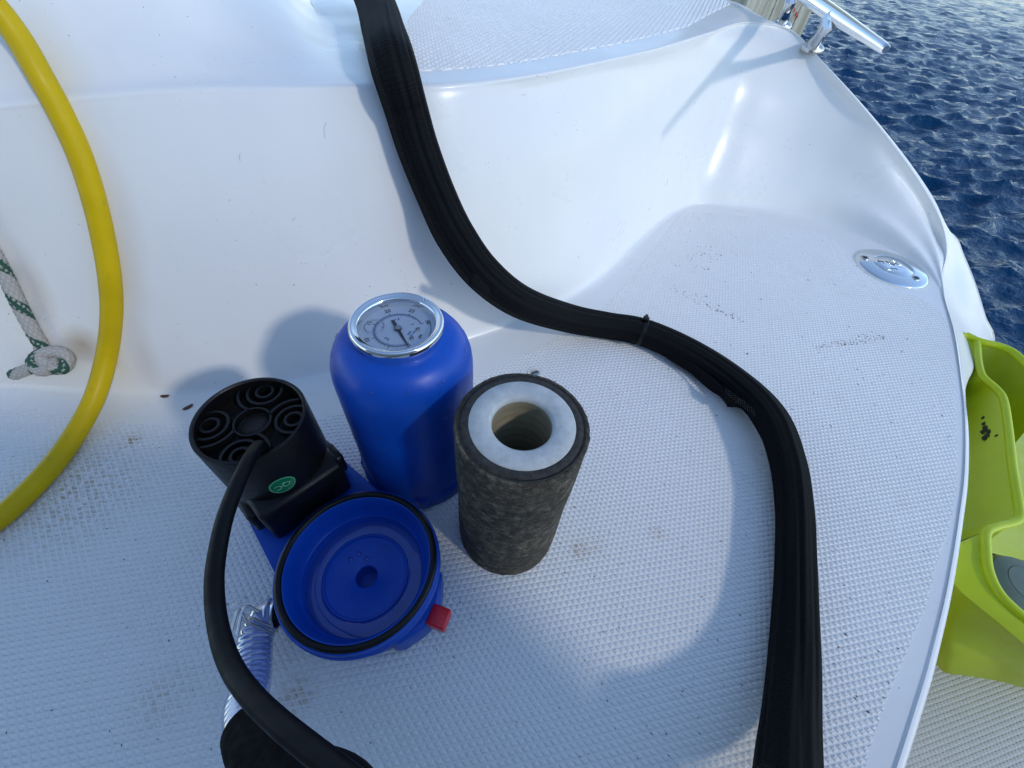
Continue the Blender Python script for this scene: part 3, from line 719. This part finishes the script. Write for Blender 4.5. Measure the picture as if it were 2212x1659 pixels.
# motor
motor = lathe('motor_housing', [(.0400, .040), (.0445, .041), (.0450, .046), (.0450, .056), (.0430, .060), (.0412, .062), (.0407, .144), (.0402, .1453), (.0385, .1455), (.0375, .1445), (.0372, .137), (.0372, .128), (.0001, .128)], (MX, MY, 0), M['black'], pump, seg=96)
zg = .1400
def arcrib(name, c, r, w_, h, keep, parent, n=72):
    """rib along the part of a circle that lies inside the grille"""
    seg_, run = [], []
    for k in range(n * 2 + 1):
        a = k * 2 * pi / n; p = (c[0] + r * cos(a), c[1] + r * sin(a)); ok = keep(p)
        if ok: run.append(p)
        else:
            if len(run) > 3: seg_.append(run)
            run = []
        if k > n and not run: break
    if len(run) > 3: seg_.append(run[:n + 1])
    seen = set(); seg_.sort(key=lambda r_: -len(r_))
    for run in seg_[:1]:
        key = (round(run[len(run) // 2][0], 4), round(run[len(run) // 2][1], 4))
        if key in seen: continue
        seen.add(key); V, F = [], []
        for i, p in enumerate(run):
            d = np.array(p) - np.array(c); d /= np.linalg.norm(d)
            for (o_, z_) in ((-w_ / 2, zg - h), (-w_ / 2, zg), (w_ / 2, zg), (w_ / 2, zg - h)): V.append((p[0] + d[0] * o_, p[1] + d[1] * o_, z_))
            if i:
                b = (i - 1) * 4
                for q in range(3): F.append((b + q, b + q + 1, b + 5 + q, b + 4 + q))
        mesh(name, V, F, M['black'], parent, smooth=False); break
inc = lambda p: np.hypot(p[0] - MX, p[1] - MY) < .0375
lob = [(MX + .030 * cos(radians(a)), MY + .030 * sin(radians(a))) for a in (98, 12, -80, -166)]
arcrib('grille_rib', (MX, MY), .0130, .0014, .006, lambda p: True, motor)
for i, c in enumerate(lob):
    for r in (.0062, .0128, .0196):
        others = [q for j, q in enumerate(lob) if j != i]
        arcrib('grille_rib', c, r, .0021, .006, lambda p: inc(p) and np.hypot(p[0] - MX, p[1] - MY) > .0125 and all(np.hypot(p[0] - q[0], p[1] - q[1]) > .0201 for q in others), motor)
lathe('fan_hub', [(.0105, .128), (.0105, .1335), (.0085, .1345), (.0001, .1345)], (MX, MY, 0), M['dark'], motor, seg=32)
# motor clips and gearcase blocks
dm = np.array([BX - MX, BY - MY]); dm /= np.linalg.norm(dm); nm = np.array([-dm[1], dm[0]]); am = math.atan2(dm[1], dm[0])
fx = np.array([MX, MY]) + dm * .026
box('motor_block', (fx[0], fx[1], .066), .038, .072, .046, M['black'], pump, rot=am, bev=.004)
for s_ in (-1, 1):
    q = np.array([MX, MY]) + nm * .041 * s_ + dm * .016
    box('clip', (q[0] - nm[0] * .002 * s_, q[1] - nm[1] * .002 * s_, .058), .022, .010, .026, M['black'], pump, rot=am, bev=.003)
# green QC sticker on the motor side facing the camera
sa = math.atan2(-.84, .30); dst = P(603, 1038, .112)
sa = math.atan2(dst[1] - MY, dst[0] - MX)
def onmotor(u_, v_, off, zc=.104):
    a = sa + u_ / (MR + off); return (MX + (MR + off) * cos(a), MY + (MR + off) * sin(a), zc + v_)
def disc(name, r0, r1, off, mat):
    V, F = [], []; n = 40
    for rr in (r0, r1):
        for k in range(n): a = k * 2 * pi / n; V.append(onmotor(rr * cos(a), rr * sin(a) , off))
    for k in range(n): F.append((k, (k + 1) % n, n + (k + 1) % n, n + k))
    return mesh(name, V, F, mat, pump)
disc('sticker', .0001, .0100, .0006, M['green']); disc('sticker_ring', .0088, .0093, .0009, M['gprint'])
cu = bpy.data.curves.new('txt', 'FONT')
def stick_text(s, size, u0, v0, ang):
    cu = bpy.data.curves.new('txt', 'FONT'); cu.body = s; cu.size = size; cu.align_x = 'CENTER'; cu.align_y = 'CENTER'; cu.resolution_u = 3
    o = bpy.data.objects.new('txt', cu); S.collection.objects.link(o); bpy.context.view_layer.update()
    me = bpy.data.meshes.new_from_object(o.evaluated_get(bpy.context.evaluated_depsgraph_get())); bpy.data.objects.remove(o)
    V = [onmotor(u0 + v.co.x * cos(ang) - v.co.y * sin(ang), v0 + v.co.x * sin(ang) + v.co.y * cos(ang), .0011) for v in me.vertices]
    mesh('sticker_lettering', V, [tuple(p.vertices) for p in me.polygons], M['gprint'], pump, smooth=False)
stick_text('QC', .0082, 0, 0, pi + .15)
for k, ch in enumerate('PASSED'): stick_text(ch, .0022, .0070 * cos(radians(-70 + 16 * k)), .0070 * sin(radians(-70 + 16 * k)), radians(-70 + 16 * k) + pi / 2 + pi)
# release boss and red tab
rt = P(950, 1340, .030); ra = math.atan2(rt[1] - BY, rt[0] - BX)
e_ = np.array([cos(ra), sin(ra)]); f_ = np.array([-e_[1], e_[0]])
bc = np.array([BX, BY])
poly = [bc + e_ * .050 + f_ * .034, bc + e_ * .058 + f_ * .030, bc + e_ * .0665 + f_ * .014, bc + e_ * .0705 + f_ * .004, bc + e_ * .0700 - f_ * .004, bc + e_ * .0665 - f_ * .013, bc + e_ * .058 - f_ * .028, bc + e_ * .050 - f_ * .033]
poly = [tuple(p) for p in poly][::-1]
prism('drain_boss', poly, .002, .036, M['blue'], pump, bev=.004, seg=3)
rc = bc + e_ * .0735
rc = rc + f_ * .001
tab = box('release_tab', (rc[0], rc[1], .030), .016, .016, .014, M['red'], pump, rot=ra + .15, bev=.0016)
tab['label'] = 'small square red release tab'
# outlet barb + clamp + clear hose + cuff
ob = P(588, 1322, .030); oa = math.atan2(ob[1] - BY, ob[0] - BX); oe = np.array([cos(oa), sin(oa), 0])
o0 = np.array([BX, BY, .026]) + oe * .054
tube('outlet_barb', [tuple(o0), tuple(o0 + oe * .010), tuple(o0 + oe * .022 + [-.002, -.003, 0])], .0095, M['black'], pump, seg=24)
for k in range(3): 
    torus('barb_ring', o0 + oe * (.008 + .004 * k), .0098, .0012, M['black'], pump, seg=24, rs=8, axis=tuple(oe))
hp_ = [P(600, 1326, .028), P(574, 1334, .028), P(556, 1362, .028), P(549, 1400, .030), P(546, 1440, .034), P(541, 1485, .042), P(530, 1530, .055), P(536, 1570, .070), P(545, 1600, .080)]
rib = lambda s, th: 1 + .035 * np.cos(s * 2 * pi / .0052) + 0 * th
tube('clear_hose', hp_, .0126, M['clear'], pump, seg=28, step=.00065, rfun=rib, caps=False)
# coil reinforcement inside the clear hose
cp = cr(hp_, 10); cp, cs = resamp(cp, .0006); tt, NN, BB = frames(cp)
w_ = cs * 2 * pi / .0052; coil = cp + .0112 * (np.cos(w_)[:, None] * NN + np.sin(w_)[:, None] * BB)
t = NT('coil_blue'); t.col((.20, .28, .62)); t.set(Roughness=.3); M['coil'] = t.m
tube('hose_coil', coil, .0013, M['coil'], pump, seg=6, n=1)
hd = hp_[2] - hp_[1]; hd = hd / np.linalg.norm(hd)
for k in (0, 1): torus('hose_clamp', hp_[1] * (.55 - .35 * k) + hp_[2] * (.45 + .35 * k), .0128, .0008, M['steel'], pump, seg=40, rs=8, axis=tuple(hd))
for (pa, pb, pc_) in (((533, 1345), (515, 1318), (500, 1362)), ((560, 1322), (528, 1312), (512, 1372))):
    tube('clamp_ear', [P(*pa, .040), P(*pb, .044), P(*pc_, .040)], .0011, M['steel'], pump, seg=8, n=6)
box('clamp_tongue', (P(508, 1312, .043) + P(532, 1318, .043)) / 2, .016, .0045, .001, M['steel'], pump, rot=-.15, bev=.0004)
cf = [(*P(536, 1574, .072), .0150), (*P(556, 1602, .080), .0172), (*P(592, 1642, .094), .0185), (*P(650, 1700, .11), .019), (*P(760, 1800, .13), .021), (*(P(760, 1800, .13) + [.06, -.06, .02]), .021)]
tube('hose_cuff', cf, None, M['foam'], pump, seg=32, n=8)
# power cable
cz = [(572, 972, .139, .004), (560, 964, .150, .0046), (543, 985, .158, .0046), (527, 1015, .162, .0046), (505, 1065, .165, .0046), (484, 1125, .168, .0046), (470, 1190, .170, .0046), (463, 1250, .172, .0046), (466, 1320, .175, .0046), (480, 1390, .180, .0046), (505, 1450, .186, .0046), (545, 1505, .193, .0046), (595, 1555, .200, .0046), (655, 1605, .206, .0046), (725, 1660, .212, .0046), (800, 1720, .218, .0046), (880, 1790, .226, .0046)]
tube('power_cable', [(*P(x, y, z), r) for x, y, z, r in cz], None, M['cable'], pump, seg=20, n=8)
pts = []
for k in range(26):
    a = random.uniform(0, 6.28); r = random.choice([random.uniform(.012, .03), random.uniform(.037, .046)]); pts.append((np.array([BX + r * cos(a), BY + r * sin(a), .0278 if r > .03 else .0270]), np.array([0, 0, 1.])))
for k in range(10):
    a = random.uniform(-2.6, -.6); pts.append((np.array([BX + .0637 * cos(a), BY + .0637 * sin(a), .053]), np.array([cos(a), sin(a), 0])))
drops('water_drops', pts, pump, .0007, .0020)
# puddle film in the bowl
lathe('water_film', [(.0478, .0288), (.0440, .0296), (.0375, .0292), (.0362, .0285)], (BX, BY, 0), M['drop'], pump, seg=64, sharp=None)

# ------------------------------------------------------------------ black sleeved bundle
zl = [(772, -110, .345, .0245), (790, -50, .330, .0245), (812, 10, .313, .0238), (830, 70, .308, .0222), (850, 140, .301, .0216), (878, 235, .267, .0212), (905, 325, .233, .0212), (942, 420, .195, .0212), (985, 510, .162, .0216), (1045, 592, .125, .0210), (1125, 652, .085, .0200), (1230, 688, .040, .0190), (1310, 703, .024, .0185), (1388, 717, .0200, .0186), (1495, 765, .0190, .0188), (1595, 832, .0205, .0186), (1665, 905, .0250, .0182), (1702, 1000, .0220, .0176), (1716, 1100, .0180, .0172), (1719, 1200, .0172, .0171), (1719, 1300, .0174, .0173), (1716, 1420, .0195, .0180), (1709, 1540, .0265, .0184), (1703, 1640, .0365, .0194), (1700, 1720, .047, .0198), (1698, 1800, .058, .0198)]
pb = [(*P(x, y, z), r) for x, y, z, r in zl]
pb += [(.235, -.095, .082, .021), (.270, -.165, .085, .021), (.335, -.225, .060, .021), (.42, -.25, -.02, .021), (.50, -.255, -.12, .021), (.60, -.25, -.178, .021)]
bun = empty('hose_bundle', pb[13][:3], 'thick black woven cable sleeve snaking down the riser and across the step', 'cable sleeve')
ridg = lambda s, th: 1.0 + .090 * (np.abs(np.cos(4.5 * th + .8 * np.sin(s * 9))) ** .8 - .6) + .020 * np.cos(17 * th + 2 * np.sin(s * 7 + 1)) + .008 * np.sin(s * 45 + 3 * th)
tube('sleeve', pb, None, M['sleeve'], bun, seg=144, step=.0022, rfun=ridg)
# open edge of the sleeve (loose flaps)
def flap(pxs, name='sleeve_flap'):
    V, F = [], []; a = [P(x + 6, y - 12, z) for (x, y, z, _, _, _) in pxs]; b = [P(x, y, z) for (_, _, _, x, y, z) in pxs]
    a = cr(a, 8); b = cr(b, 8); n = len(a)
    for i in range(n):
        m = (a[i] + b[i]) / 2 + [0, 0, .003]
        V += [a[i], (a[i] + m) / 2 + [0, 0, .001], m, (b[i] + m) / 2 + [0, 0, .0005], b[i]]
    o = mesh(name, V, gridfaces(n, 5), M['sleeve'], bun, uv=[(i // 5 * .003, (i % 5) * .3) for i in range(len(V))])
    so = o.modifiers.new('solid', 'SOLIDIFY'); so.thickness = .0012; return o
flap([(1020, 605, .150, 1012, 612, .140), (1060, 640, .115, 1062, 648, .105), (1105, 672, .080, 1108, 682, .070), (1170, 698, .050, 1172, 704, .042), (1235, 708, .034, 1228, 716, .024), (1300, 722, .024, 1290, 722, .016), (1370, 738, .018, 1370, 744, .012)])
flap([(1445, 770, .020, 1440, 774, .010), (1500, 802, .022, 1490, 806, .010), (1545, 838, .024, 1532, 842, .012), (1568, 866, .028, 1556, 858, .014), (1578, 876, .030, 1571, 878, .018)])
flap([(1592, 872, .030, 1570, 879, .018), (1610, 882, .030, 1602, 884, .018), (1634, 915, .030, 1626, 915, .018), (1654, 960, .028, 1650, 960, .016), (1668, 1010, .026, 1664, 1010, .012), (1676, 1080, .022, 1674, 1080, .010)])
# white thread dots showing in the opening
V, F = [], []
for i in range(13):
    for j in range(4):
        q = P(1568 + i * 5.0 + j * .6, 838 + i * 3.9 + j * 4.2, (.036 - .001 * j)); b = len(V); r = .0004
        V += [q + [-r, 0, 0], q + [0, -r, 0], q + [r, 0, 0], q + [0, r, 0], q + [0, 0, r]]; F += [(b, b + 1, b + 4), (b + 1, b + 2, b + 4), (b + 2, b + 3, b + 4), (b + 3, b, b + 4)]
mesh('thread_ends', V, F, M['thread'], bun)['kind'] = 'stuff'
# cable tie
c = np.array(pb[13][:3]); tdir = np.array(pb[14][:3]) - np.array(pb[12][:3]); tdir /= np.linalg.norm(tdir)
tie = lathe('cable_tie', [(.0175, -.0026), (.0195, -.0026), (.0198, -.0022), (.0198, .0022), (.0195, .0026), (.0175, .0026)], c, M['black'], bun, seg=48, axis=tuple(tdir))
ORG[tie.name] = ORG[bun.name]
hq = P(1395, 690, .040); box('tie_head', hq, .0085, .0075, .0065, M['black'], tie, rot=math.atan2(tdir[1], tdir[0]), bev=.0008)
box('tie_tail', hq + np.array([-tdir[1] * .006, tdir[0] * .006, .001]), .0042, .008, .0014, M['black'], tie, rot=math.atan2(tdir[1], tdir[0]), bev=.0003)

# ------------------------------------------------------------------ yellow hose (lies against the riser)
yp = [(-120, 1215), (-60, 1160), (0, 1118), (60, 1063), (118, 1000), (170, 925), (208, 850), (232, 760), (241, 680), (237, 600), (222, 510), (200, 420), (170, 330), (130, 243), (85, 160), (40, 82), (-10, 15), (-70, -50)]
yq = []
for i, (x, y) in enumerate(yp):
    p, nn = hit(x, y, .0098); yq.append(p)
yq = np.array(yq)
for _ in range(2): yq[1:-1] = (yq[:-2] + 2 * yq[1:-1] + yq[2:]) / 4
# keep the picture position after smoothing: re-project at smoothed height
yq = np.array([P(x, y, q[2]) if q[2] < CH - .06 else q for (x, y), q in zip(yp, yq)])
hose = tube('yellow_hose', yq, .0094, M['yellow'], None, seg=40, n=12, origin=tuple(yq[3]))
tag(hose, 'thick yellow rubber hose curving down the white riser at the left', 'hose')
hz = cr(yq, 12); t1, N1, B1 = frames(hz); pts = []
cpos = np.array([0, 0, CH])
for (k, n) in ((100, 3), (112, 2), (118, 4), (84, 2), (70, 3), (58, 3), (50, 3), (62, 2), (95, 1), (128, 2)):
    for _ in range(n):
        i = k + random.randint(-3, 3); vv = cpos - hz[i]; vv -= (vv @ t1[i]) * t1[i]; vv /= np.linalg.norm(vv); sd_ = np.cross(t1[i], vv); a = random.uniform(-.9, .9); d = vv * cos(a) + sd_ * sin(a)
        pts.append((hz[i] + d * .0094, d))
ORG[hose.name] = np.array(yq[3]); drops('water_drops', pts[::2], hose, .0005, .0012)

# ------------------------------------------------------------------ braided rope with knot
def rope(name, pts, r, parent=None, n=10, origin=None):
    p, s = resamp(cr(np.asarray(pts, float), n), .00035); t_, N_, B_ = frames(p); sg = 40; th = np.arange(sg) * 2 * pi / sg
    A = 8; pitch = .030
    ph1 = (A * th[None] + 2 * pi * s[:, None] / pitch * A * .45); ph2 = (A * th[None] - 2 * pi * s[:, None] / pitch * A * .45)
    wv = np.abs(np.sin(ph1 / 2)) * np.abs(np.sin(ph2 / 2)); RR = r * (.93 + .13 * wv)
    V = (p[:, None] + RR[..., None] * (np.cos(th)[None, :, None] * N_[:, None] + np.sin(th)[None, :, None] * B_[:, None])).reshape(-1, 3)
    F = [f[::-1] for f in gridfaces(len(p), sg, True)]; F += [tuple(range(sg)), tuple(range(len(V) - sg, len(V)))[::-1]]
    o = mesh(name, V, F, M['rope'], parent, origin=origin)
    col = np.ones((len(V), 4)); hel = (th[None] + 2 * pi * s[:, None] / .045) % (2 * pi)
    band = (hel < 2.3); cell = (np.floor(ph1 / pi) + np.floor(ph2 / pi)) % 2; g = band & ((cell == 0) | ((np.floor(ph1 / pi) % 3) != 0))
    white = np.array([.56, .53, .48]); green = np.array([.006, .085, .05])
    shade = (.75 + .25 * wv)[..., None]
    cc = np.where(g[..., None], green, white * shade); col[:, :3] = cc.reshape(-1, 3)
    at_ = o.data.attributes.new('strand', 'FLOAT_COLOR', 'POINT'); at_.data.foreach_set('color', col.ravel()); return o
rr_ = .0062
rp = [hit(x, y, .0075)[0] for x, y in ((-90, 395), (-45, 465), (-5, 535), (30, 600), (60, 662), (88, 715), (104, 742))]
kc, kn = hit(130, 768, .010); kx = np.cross(kn, [0, 0, 1.]); kx /= np.linalg.norm(kx); kx = kx if kx[0] > 0 else -kx; ky = np.cross(kn, kx); ky = ky if ky[2] > 0 else -ky
def kp(u_, v_, w_): return kc + (kx * u_ + ky * v_ + kn * w_) * .80
rg = empty('rope', tuple(rp[3]), 'white braided rope with green flecks ending in a knot at the left edge', 'rope')
rope('strand', rp + [kp(-.006, .004, .006), kp(.004, -.008, .010), kp(.016, -.010, .006), kp(.021, .002, .000), kp(.012, .011, -.001), kp(-.004, .010, .004), kp(-.014, .000, .010), kp(-.006, -.011, .014), kp(.008, -.008, .014)], rr_, rg, n=12)
tl = [hit(150, 770, .012)[0], hit(120, 778, .014)[0], hit(98, 783, .010)[0], hit(74, 792, .008)[0], hit(44, 803, .0075)[0]]
rope('tail', tl, rr_, rg)

# ------------------------------------------------------------------ kayak
kay = empty('kayak', tuple(P(2200, 1000, -.2)), 'lime yellow plastic kayak resting on the swim platform beside the step', 'kayak')
R_ = [(2085, 722, -.035), (2108, 737, -.035), (2113, 780, -.035), (2122, 812, -.035), (2150, 838, -.035), (2167, 862, -.035), (2177, 920, -.035), (2187, 1010, -.035), (2199, 1085, -.035), (2201, 1118, -.035), (2184, 1130, -.035), (2150, 1138, -.035), (2130, 1152, -.035), (2129, 1190, -.035), (2135, 1235, -.035), (2158, 1282, -.035), (2205, 1328, -.035), (2260, 1368, -.035), (2330, 1420, -.035)]
ridge = cr([P(*r) for r in R_], 6)
tube('gunwale_ridge', ridge, .0050, M['kayak'], kay, seg=16, n=1)
# tray between step and ridge
def strip(name, lines, mat, n=6, thick=0):
    L_ = [cr([P(*p) if isinstance(p, tuple) else p for p in l], n) for l in lines]; m = min(len(l) for l in L_); V = np.array([l[:m] for l in L_])
    o = mesh(name, V.reshape(-1, 3), gridfaces(V.shape[0], m), mat, kay)
    return o
rl = [P(*r) for r in R_]
def offs(lst, dx, dz_): return [np.array([p[0] + dx, p[1], p[2] + dz_]) for p in lst]
inn = [np.array([min(p[0], q[0]), p[1], p[2]]) for p, q in zip(rl, rl)]
trayL = [P(x, y, -.05 if y < 790 else -.07 if y < 830 else -.085) for x, y in ((2040, 760), (2045, 775), (2050, 800), (2060, 825), (2065, 850), (2070, 880), (2072, 930), (2072, 1010), (2070, 1085), (2068, 1110), (2066, 1125), (2062, 1140), (2058, 1160), (2052, 1200), (2045, 1240), (2040, 1280), (2035, 1320), (2080, 1400), (2140, 1450))]
mid1 = [a * .35 + b * .65 for a, b in zip(trayL, rl)]; mid1 = [np.array([m[0], m[1], -.082]) for m in mid1]
mid2 = [np.array([a[0] * .22 + b[0] * .78, a[1] * .22 + b[1] * .78, -.038]) for a, b in zip(trayL, rl)]
sel = slice(0, 13)
tray = strip('side_tray', [trayL[sel], mid1[sel], mid2[sel], rl[sel]], M['kayak'])
TB = BVHTree.FromPolygons([v.co + Vector(ORG['kayak']) for v in tray.data.vertices], [tuple(p.vertices) for p in tray.data.polygons])
# flat deck flange left of the lower rim and its outer edge
K_ = [P(x, y, -.045) for x, y in ((2010, 1200), (2030, 1225), (2052, 1250), (2070, 1270), (2087, 1289), (2115, 1311), (2143, 1333), (2186, 1369), (2212, 1391), (2290, 1455))]
r2 = rl[11:]; mm = min(len(K_), len(r2) + 2)
K8 = cr(K_, 3)[np.linspace(0, 27, len(r2)).astype(int)]
strip('deck_flange', [r2, [(a + b) / 2 + [0, 0, .002] for a, b in zip(r2, K8)], list(K8)], M['kayak'])
lo1 = [P(x, y, -.185) for x, y in ((1990, 1380), (2005, 1410), (2020, 1430), (2040, 1452), (2070, 1458), (2110, 1463), (2160, 1472), (2212, 1486), (2270, 1502), (2340, 1525))]
strip('hull_flank', [K_, [a * .93 + b * .07 + [0, 0, .001] for a, b in zip(K_, lo1)], [a * .5 + b * .5 for a, b in zip(K_, lo1)], lo1, [np.array([p[0] + .05, p[1] + .03, -.197]) for p in lo1]], M['kayak'])
# inner wells
w1 = rl[1:10]
wr = [np.array([p[0] + .012, p[1] + .004, -.075]) for p in w1]; wf = [np.array([p[0] + .04, p[1] + .01, -.15]) for p in w1]; wg = [np.array([p[0] + .25, p[1] - .01, -.165]) for p in w1]
strip('foot_well', [w1, wr, wf, wg], M['kayakshade'])
w2 = rl[9:]
wr = [p + (np.array([.004, -.010, -.055]) if i < 2 else np.array([.014, .002, -.055]) if i < 6 else np.array([.010, .014, -.055])) for i, p in enumerate(w2)]; wf = [p + (np.array([.008, -.018, -.13]) if i < 2 else np.array([.032, .006, -.13]) if i < 6 else np.array([.020, .032, -.13])) for i, p in enumerate(w2)]
strip('seat_well', [w2, wr, wf], M['kayakshade'])
fl = [P(x, y, -.17) for x, y in ((2140, 1080), (2600, 1080), (2600, 1330), (2160, 1310))]
mesh('well_floor', fl, [(0, 1, 2, 3)], M['kayakshade'], kay, smooth=False)
# far gunwale
tube('gunwale_ridge', [P(2060, 722, -.035), P(2085, 726, -.035), P(2120, 738, -.033), P(2160, 748, -.03), P(2190, 762, -.028), P(2225, 795, -.028), P(2280, 850, -.028)], .0055, M['kayak'], kay, seg=16)
fr = [P(x, y, z) for x, y, z in ((2108, 735, -.035), (2125, 741, -.033), (2160, 750, -.03), (2190, 764, -.028), (2225, 797, -.028), (2280, 852, -.028))]
strip('far_wall', [fr, [np.array([p[0] + .004, p[1] - .02, -.09]) for p in fr], [np.array([p[0], p[1] - .05, -.16]) for p in fr]], M['kayakshade'])
strip('outer_flank', [fr, [np.array([p[0] + .012, p[1] + .006, p[2] - .05]) for p in fr], [np.array([p[0], p[1] - .01, -.2]) for p in fr]], M['kayak'])
lathe('hatch_cap', [(.042, -.05), (.042, .000), (.039, .006), (.030, .010), (.026, .0108), (.0255, .010), (.025, .0110), (.0001, .0125)], P(2212, 1272, -.12), M['hatch'], kay, seg=48)
for (x, y, r) in ((2128, 915, .0035), (2133, 925, .006), (2127, 932, .0045), (2137, 940, .005), (2131, 946, .004), (2139, 931, .004), (2155, 940, .002), (2126, 902, .0025)):
    d = np.array([x - 1106, y - 829.5, FPX]); lc = TB.ray_cast(CAMP, Vector((d @ AX, d @ AY, d @ AU)).normalized())[0]
    if lc is None: continue
    q = np.array(lc) + [0, 0, .0008]; V = [q + [r * cos(a) * random.uniform(.6, 1.2), r * sin(a) * random.uniform(.6, 1.2), .0] for a in np.linspace(0, 5.6, 9)]
    V2 = V + [v - [0, 0, .004] for v in V]
    mesh('scuff', V2, [tuple(range(9))] + [(i, (i + 1) % 9, 9 + (i + 1) % 9, 9 + i) for i in range(9)], M['scuff'], kay, smooth=False)

# ------------------------------------------------------------------ leaf bits and grit
LB = [((357, 856), .0050, .0022, .2, 'dark brown leaf scrap on the smooth corner left of the pump, the upper one'), ((407, 880), .0058, .0026, .9, 'reddish brown leaf scrap beside the black motor, the lower one'),
      ((730, 48), .0, 0, 0, None), ((1118, 717), .0, 0, 0, None)]
for (px, L_, W_, rot, lab) in LB:
    if not lab: continue
    p, nn = hit(*px, .0012); n = 8
    V = [p + [L_ * cos(a) * cos(rot) - W_ * sin(a) * sin(rot), L_ * cos(a) * sin(rot) + W_ * sin(a) * cos(rot), .0006 * cos(2 * a)] for a in np.arange(n) * 2 * pi / n]
    V2 = V + [v - [0, 0, .0006] for v in V]
    o = mesh('leaf_scrap', V2, [tuple(range(n)), tuple(range(n, 2 * n))[::-1]] + [(i, (i + 1) % n, n + (i + 1) % n, n + i) for i in range(n)], M['leaf'], None, origin=tuple(p))
    tag(o, lab, 'leaf', 'leaf scraps on the step')
def gritmesh(name, items, mat, label):
    V, F = [], []
    for p, nn, L_, W_, a in items:
        d = np.array([cos(a), sin(a), 0]); d -= (d @ nn) * nn; d /= np.linalg.norm(d); e = np.cross(nn, d); b = len(V)
        V += [p - d * L_, p - e * W_, p + d * L_, p + e * W_, p + nn * W_ * 1.2]; F += [(b, b + 1, b + 4), (b + 1, b + 2, b + 4), (b + 2, b + 3, b + 4), (b + 3, b, b + 4)]
    o = mesh(name, V, F, mat, None, smooth=False); tag(o, label, 'grit', kind='stuff')
it = []; ir = []
for k in range(1500):
    if k < 560 or k >= 900:
        x = random.uniform(0, 2050); y = random.uniform(460, 1659)
        if x < 1400 and y < 800: continue
        if random.random() > (.9 if x > 1300 else .45): continue
        if k > 1100 and (x < 1250 or y > 950): continue
    elif k < 640: u_ = random.random(); x = 1450 + 160 * u_ + random.gauss(0, 4); y = 622 + 75 * u_ + random.gauss(0, 5)
    elif k < 760: u_ = random.random(); x = 1760 + 150 * u_; y = 752 - 24 * u_ + random.gauss(0, 5)
    elif k < 800: u_ = random.random(); x = 1480 + 60 * u_; y = 560 + random.gauss(0, 20)
    else:
        x = random.uniform(0, 1700); y = random.uniform(10, 820)
        if random.random() > .3: continue
    p = P(x, y, 0); onp = inside(np.array([p[:2]]), fpoly)[0]
    if onp: nn = np.array([0, 0, 1.]); p[2] = .00035
    else: p, nn = hit(x, y, .0001)
    big = random.random() < .06; L_ = random.uniform(.0005, .0013) * (1.5 if big else 1); a = radians(-45) if random.random() < .75 else radians(15)
    if not onp: L_ = random.uniform(.0003, .0006); a = random.random() * 6
    if p[0] > .3 or p[1] > .5: L_ *= 1.35
    (ir if random.random() < .16 else it).append((p, nn, L_, L_ * random.uniform(.3, .5), a))
gritmesh('grit', it, M['grit'], 'dark specks of grit caught in the diamond texture of the white step')
gritmesh('rust_specks', ir, M['rust'], 'small rust coloured specks scattered over the white step')
# stray hairs and fibres stuck to the gelcoat
hb = []; hf = []
for (x, y, n_pts, L_) in ((706, 262, 6, .016), (1137, 206, 5, .008), (1945, 378, 5, .007), (1950, 388, 5, .006), (1130, 640, 5, .012), (640, 470, 5, .006), (1250, 560, 5, .007), (520, 330, 5, .008), (1500, 220, 5, .006), (1700, 300, 5, .006), (1440, 400, 6, .012)):
    c, nn = hit(x, y, .0002); u_ = np.cross(nn, [0, 0, 1.]); u_ /= np.linalg.norm(u_) + 1e-9; v_ = np.cross(nn, u_); a = random.random() * 6
    for i in range(n_pts * 3):
        tt_ = i / (n_pts * 3 - 1); aa = a + .9 * tt_; c = c + (u_ * cos(aa) + v_ * sin(aa)) * L_ / (n_pts * 3); sd_ = (-u_ * sin(aa) + v_ * cos(aa)) * .00009; b = len(hb); hb += [c - sd_, c + sd_, c + nn * .0002]
        if i: hf += [(b - 3, b, b + 2, b - 1), (b - 1, b + 2, b + 1, b - 2)]
tag(mesh('stray_hair', hb, hf, M['leaf'], None, smooth=False), 'fine brown hairs and fibres stuck to the smooth white riser', 'hair', kind='stuff')
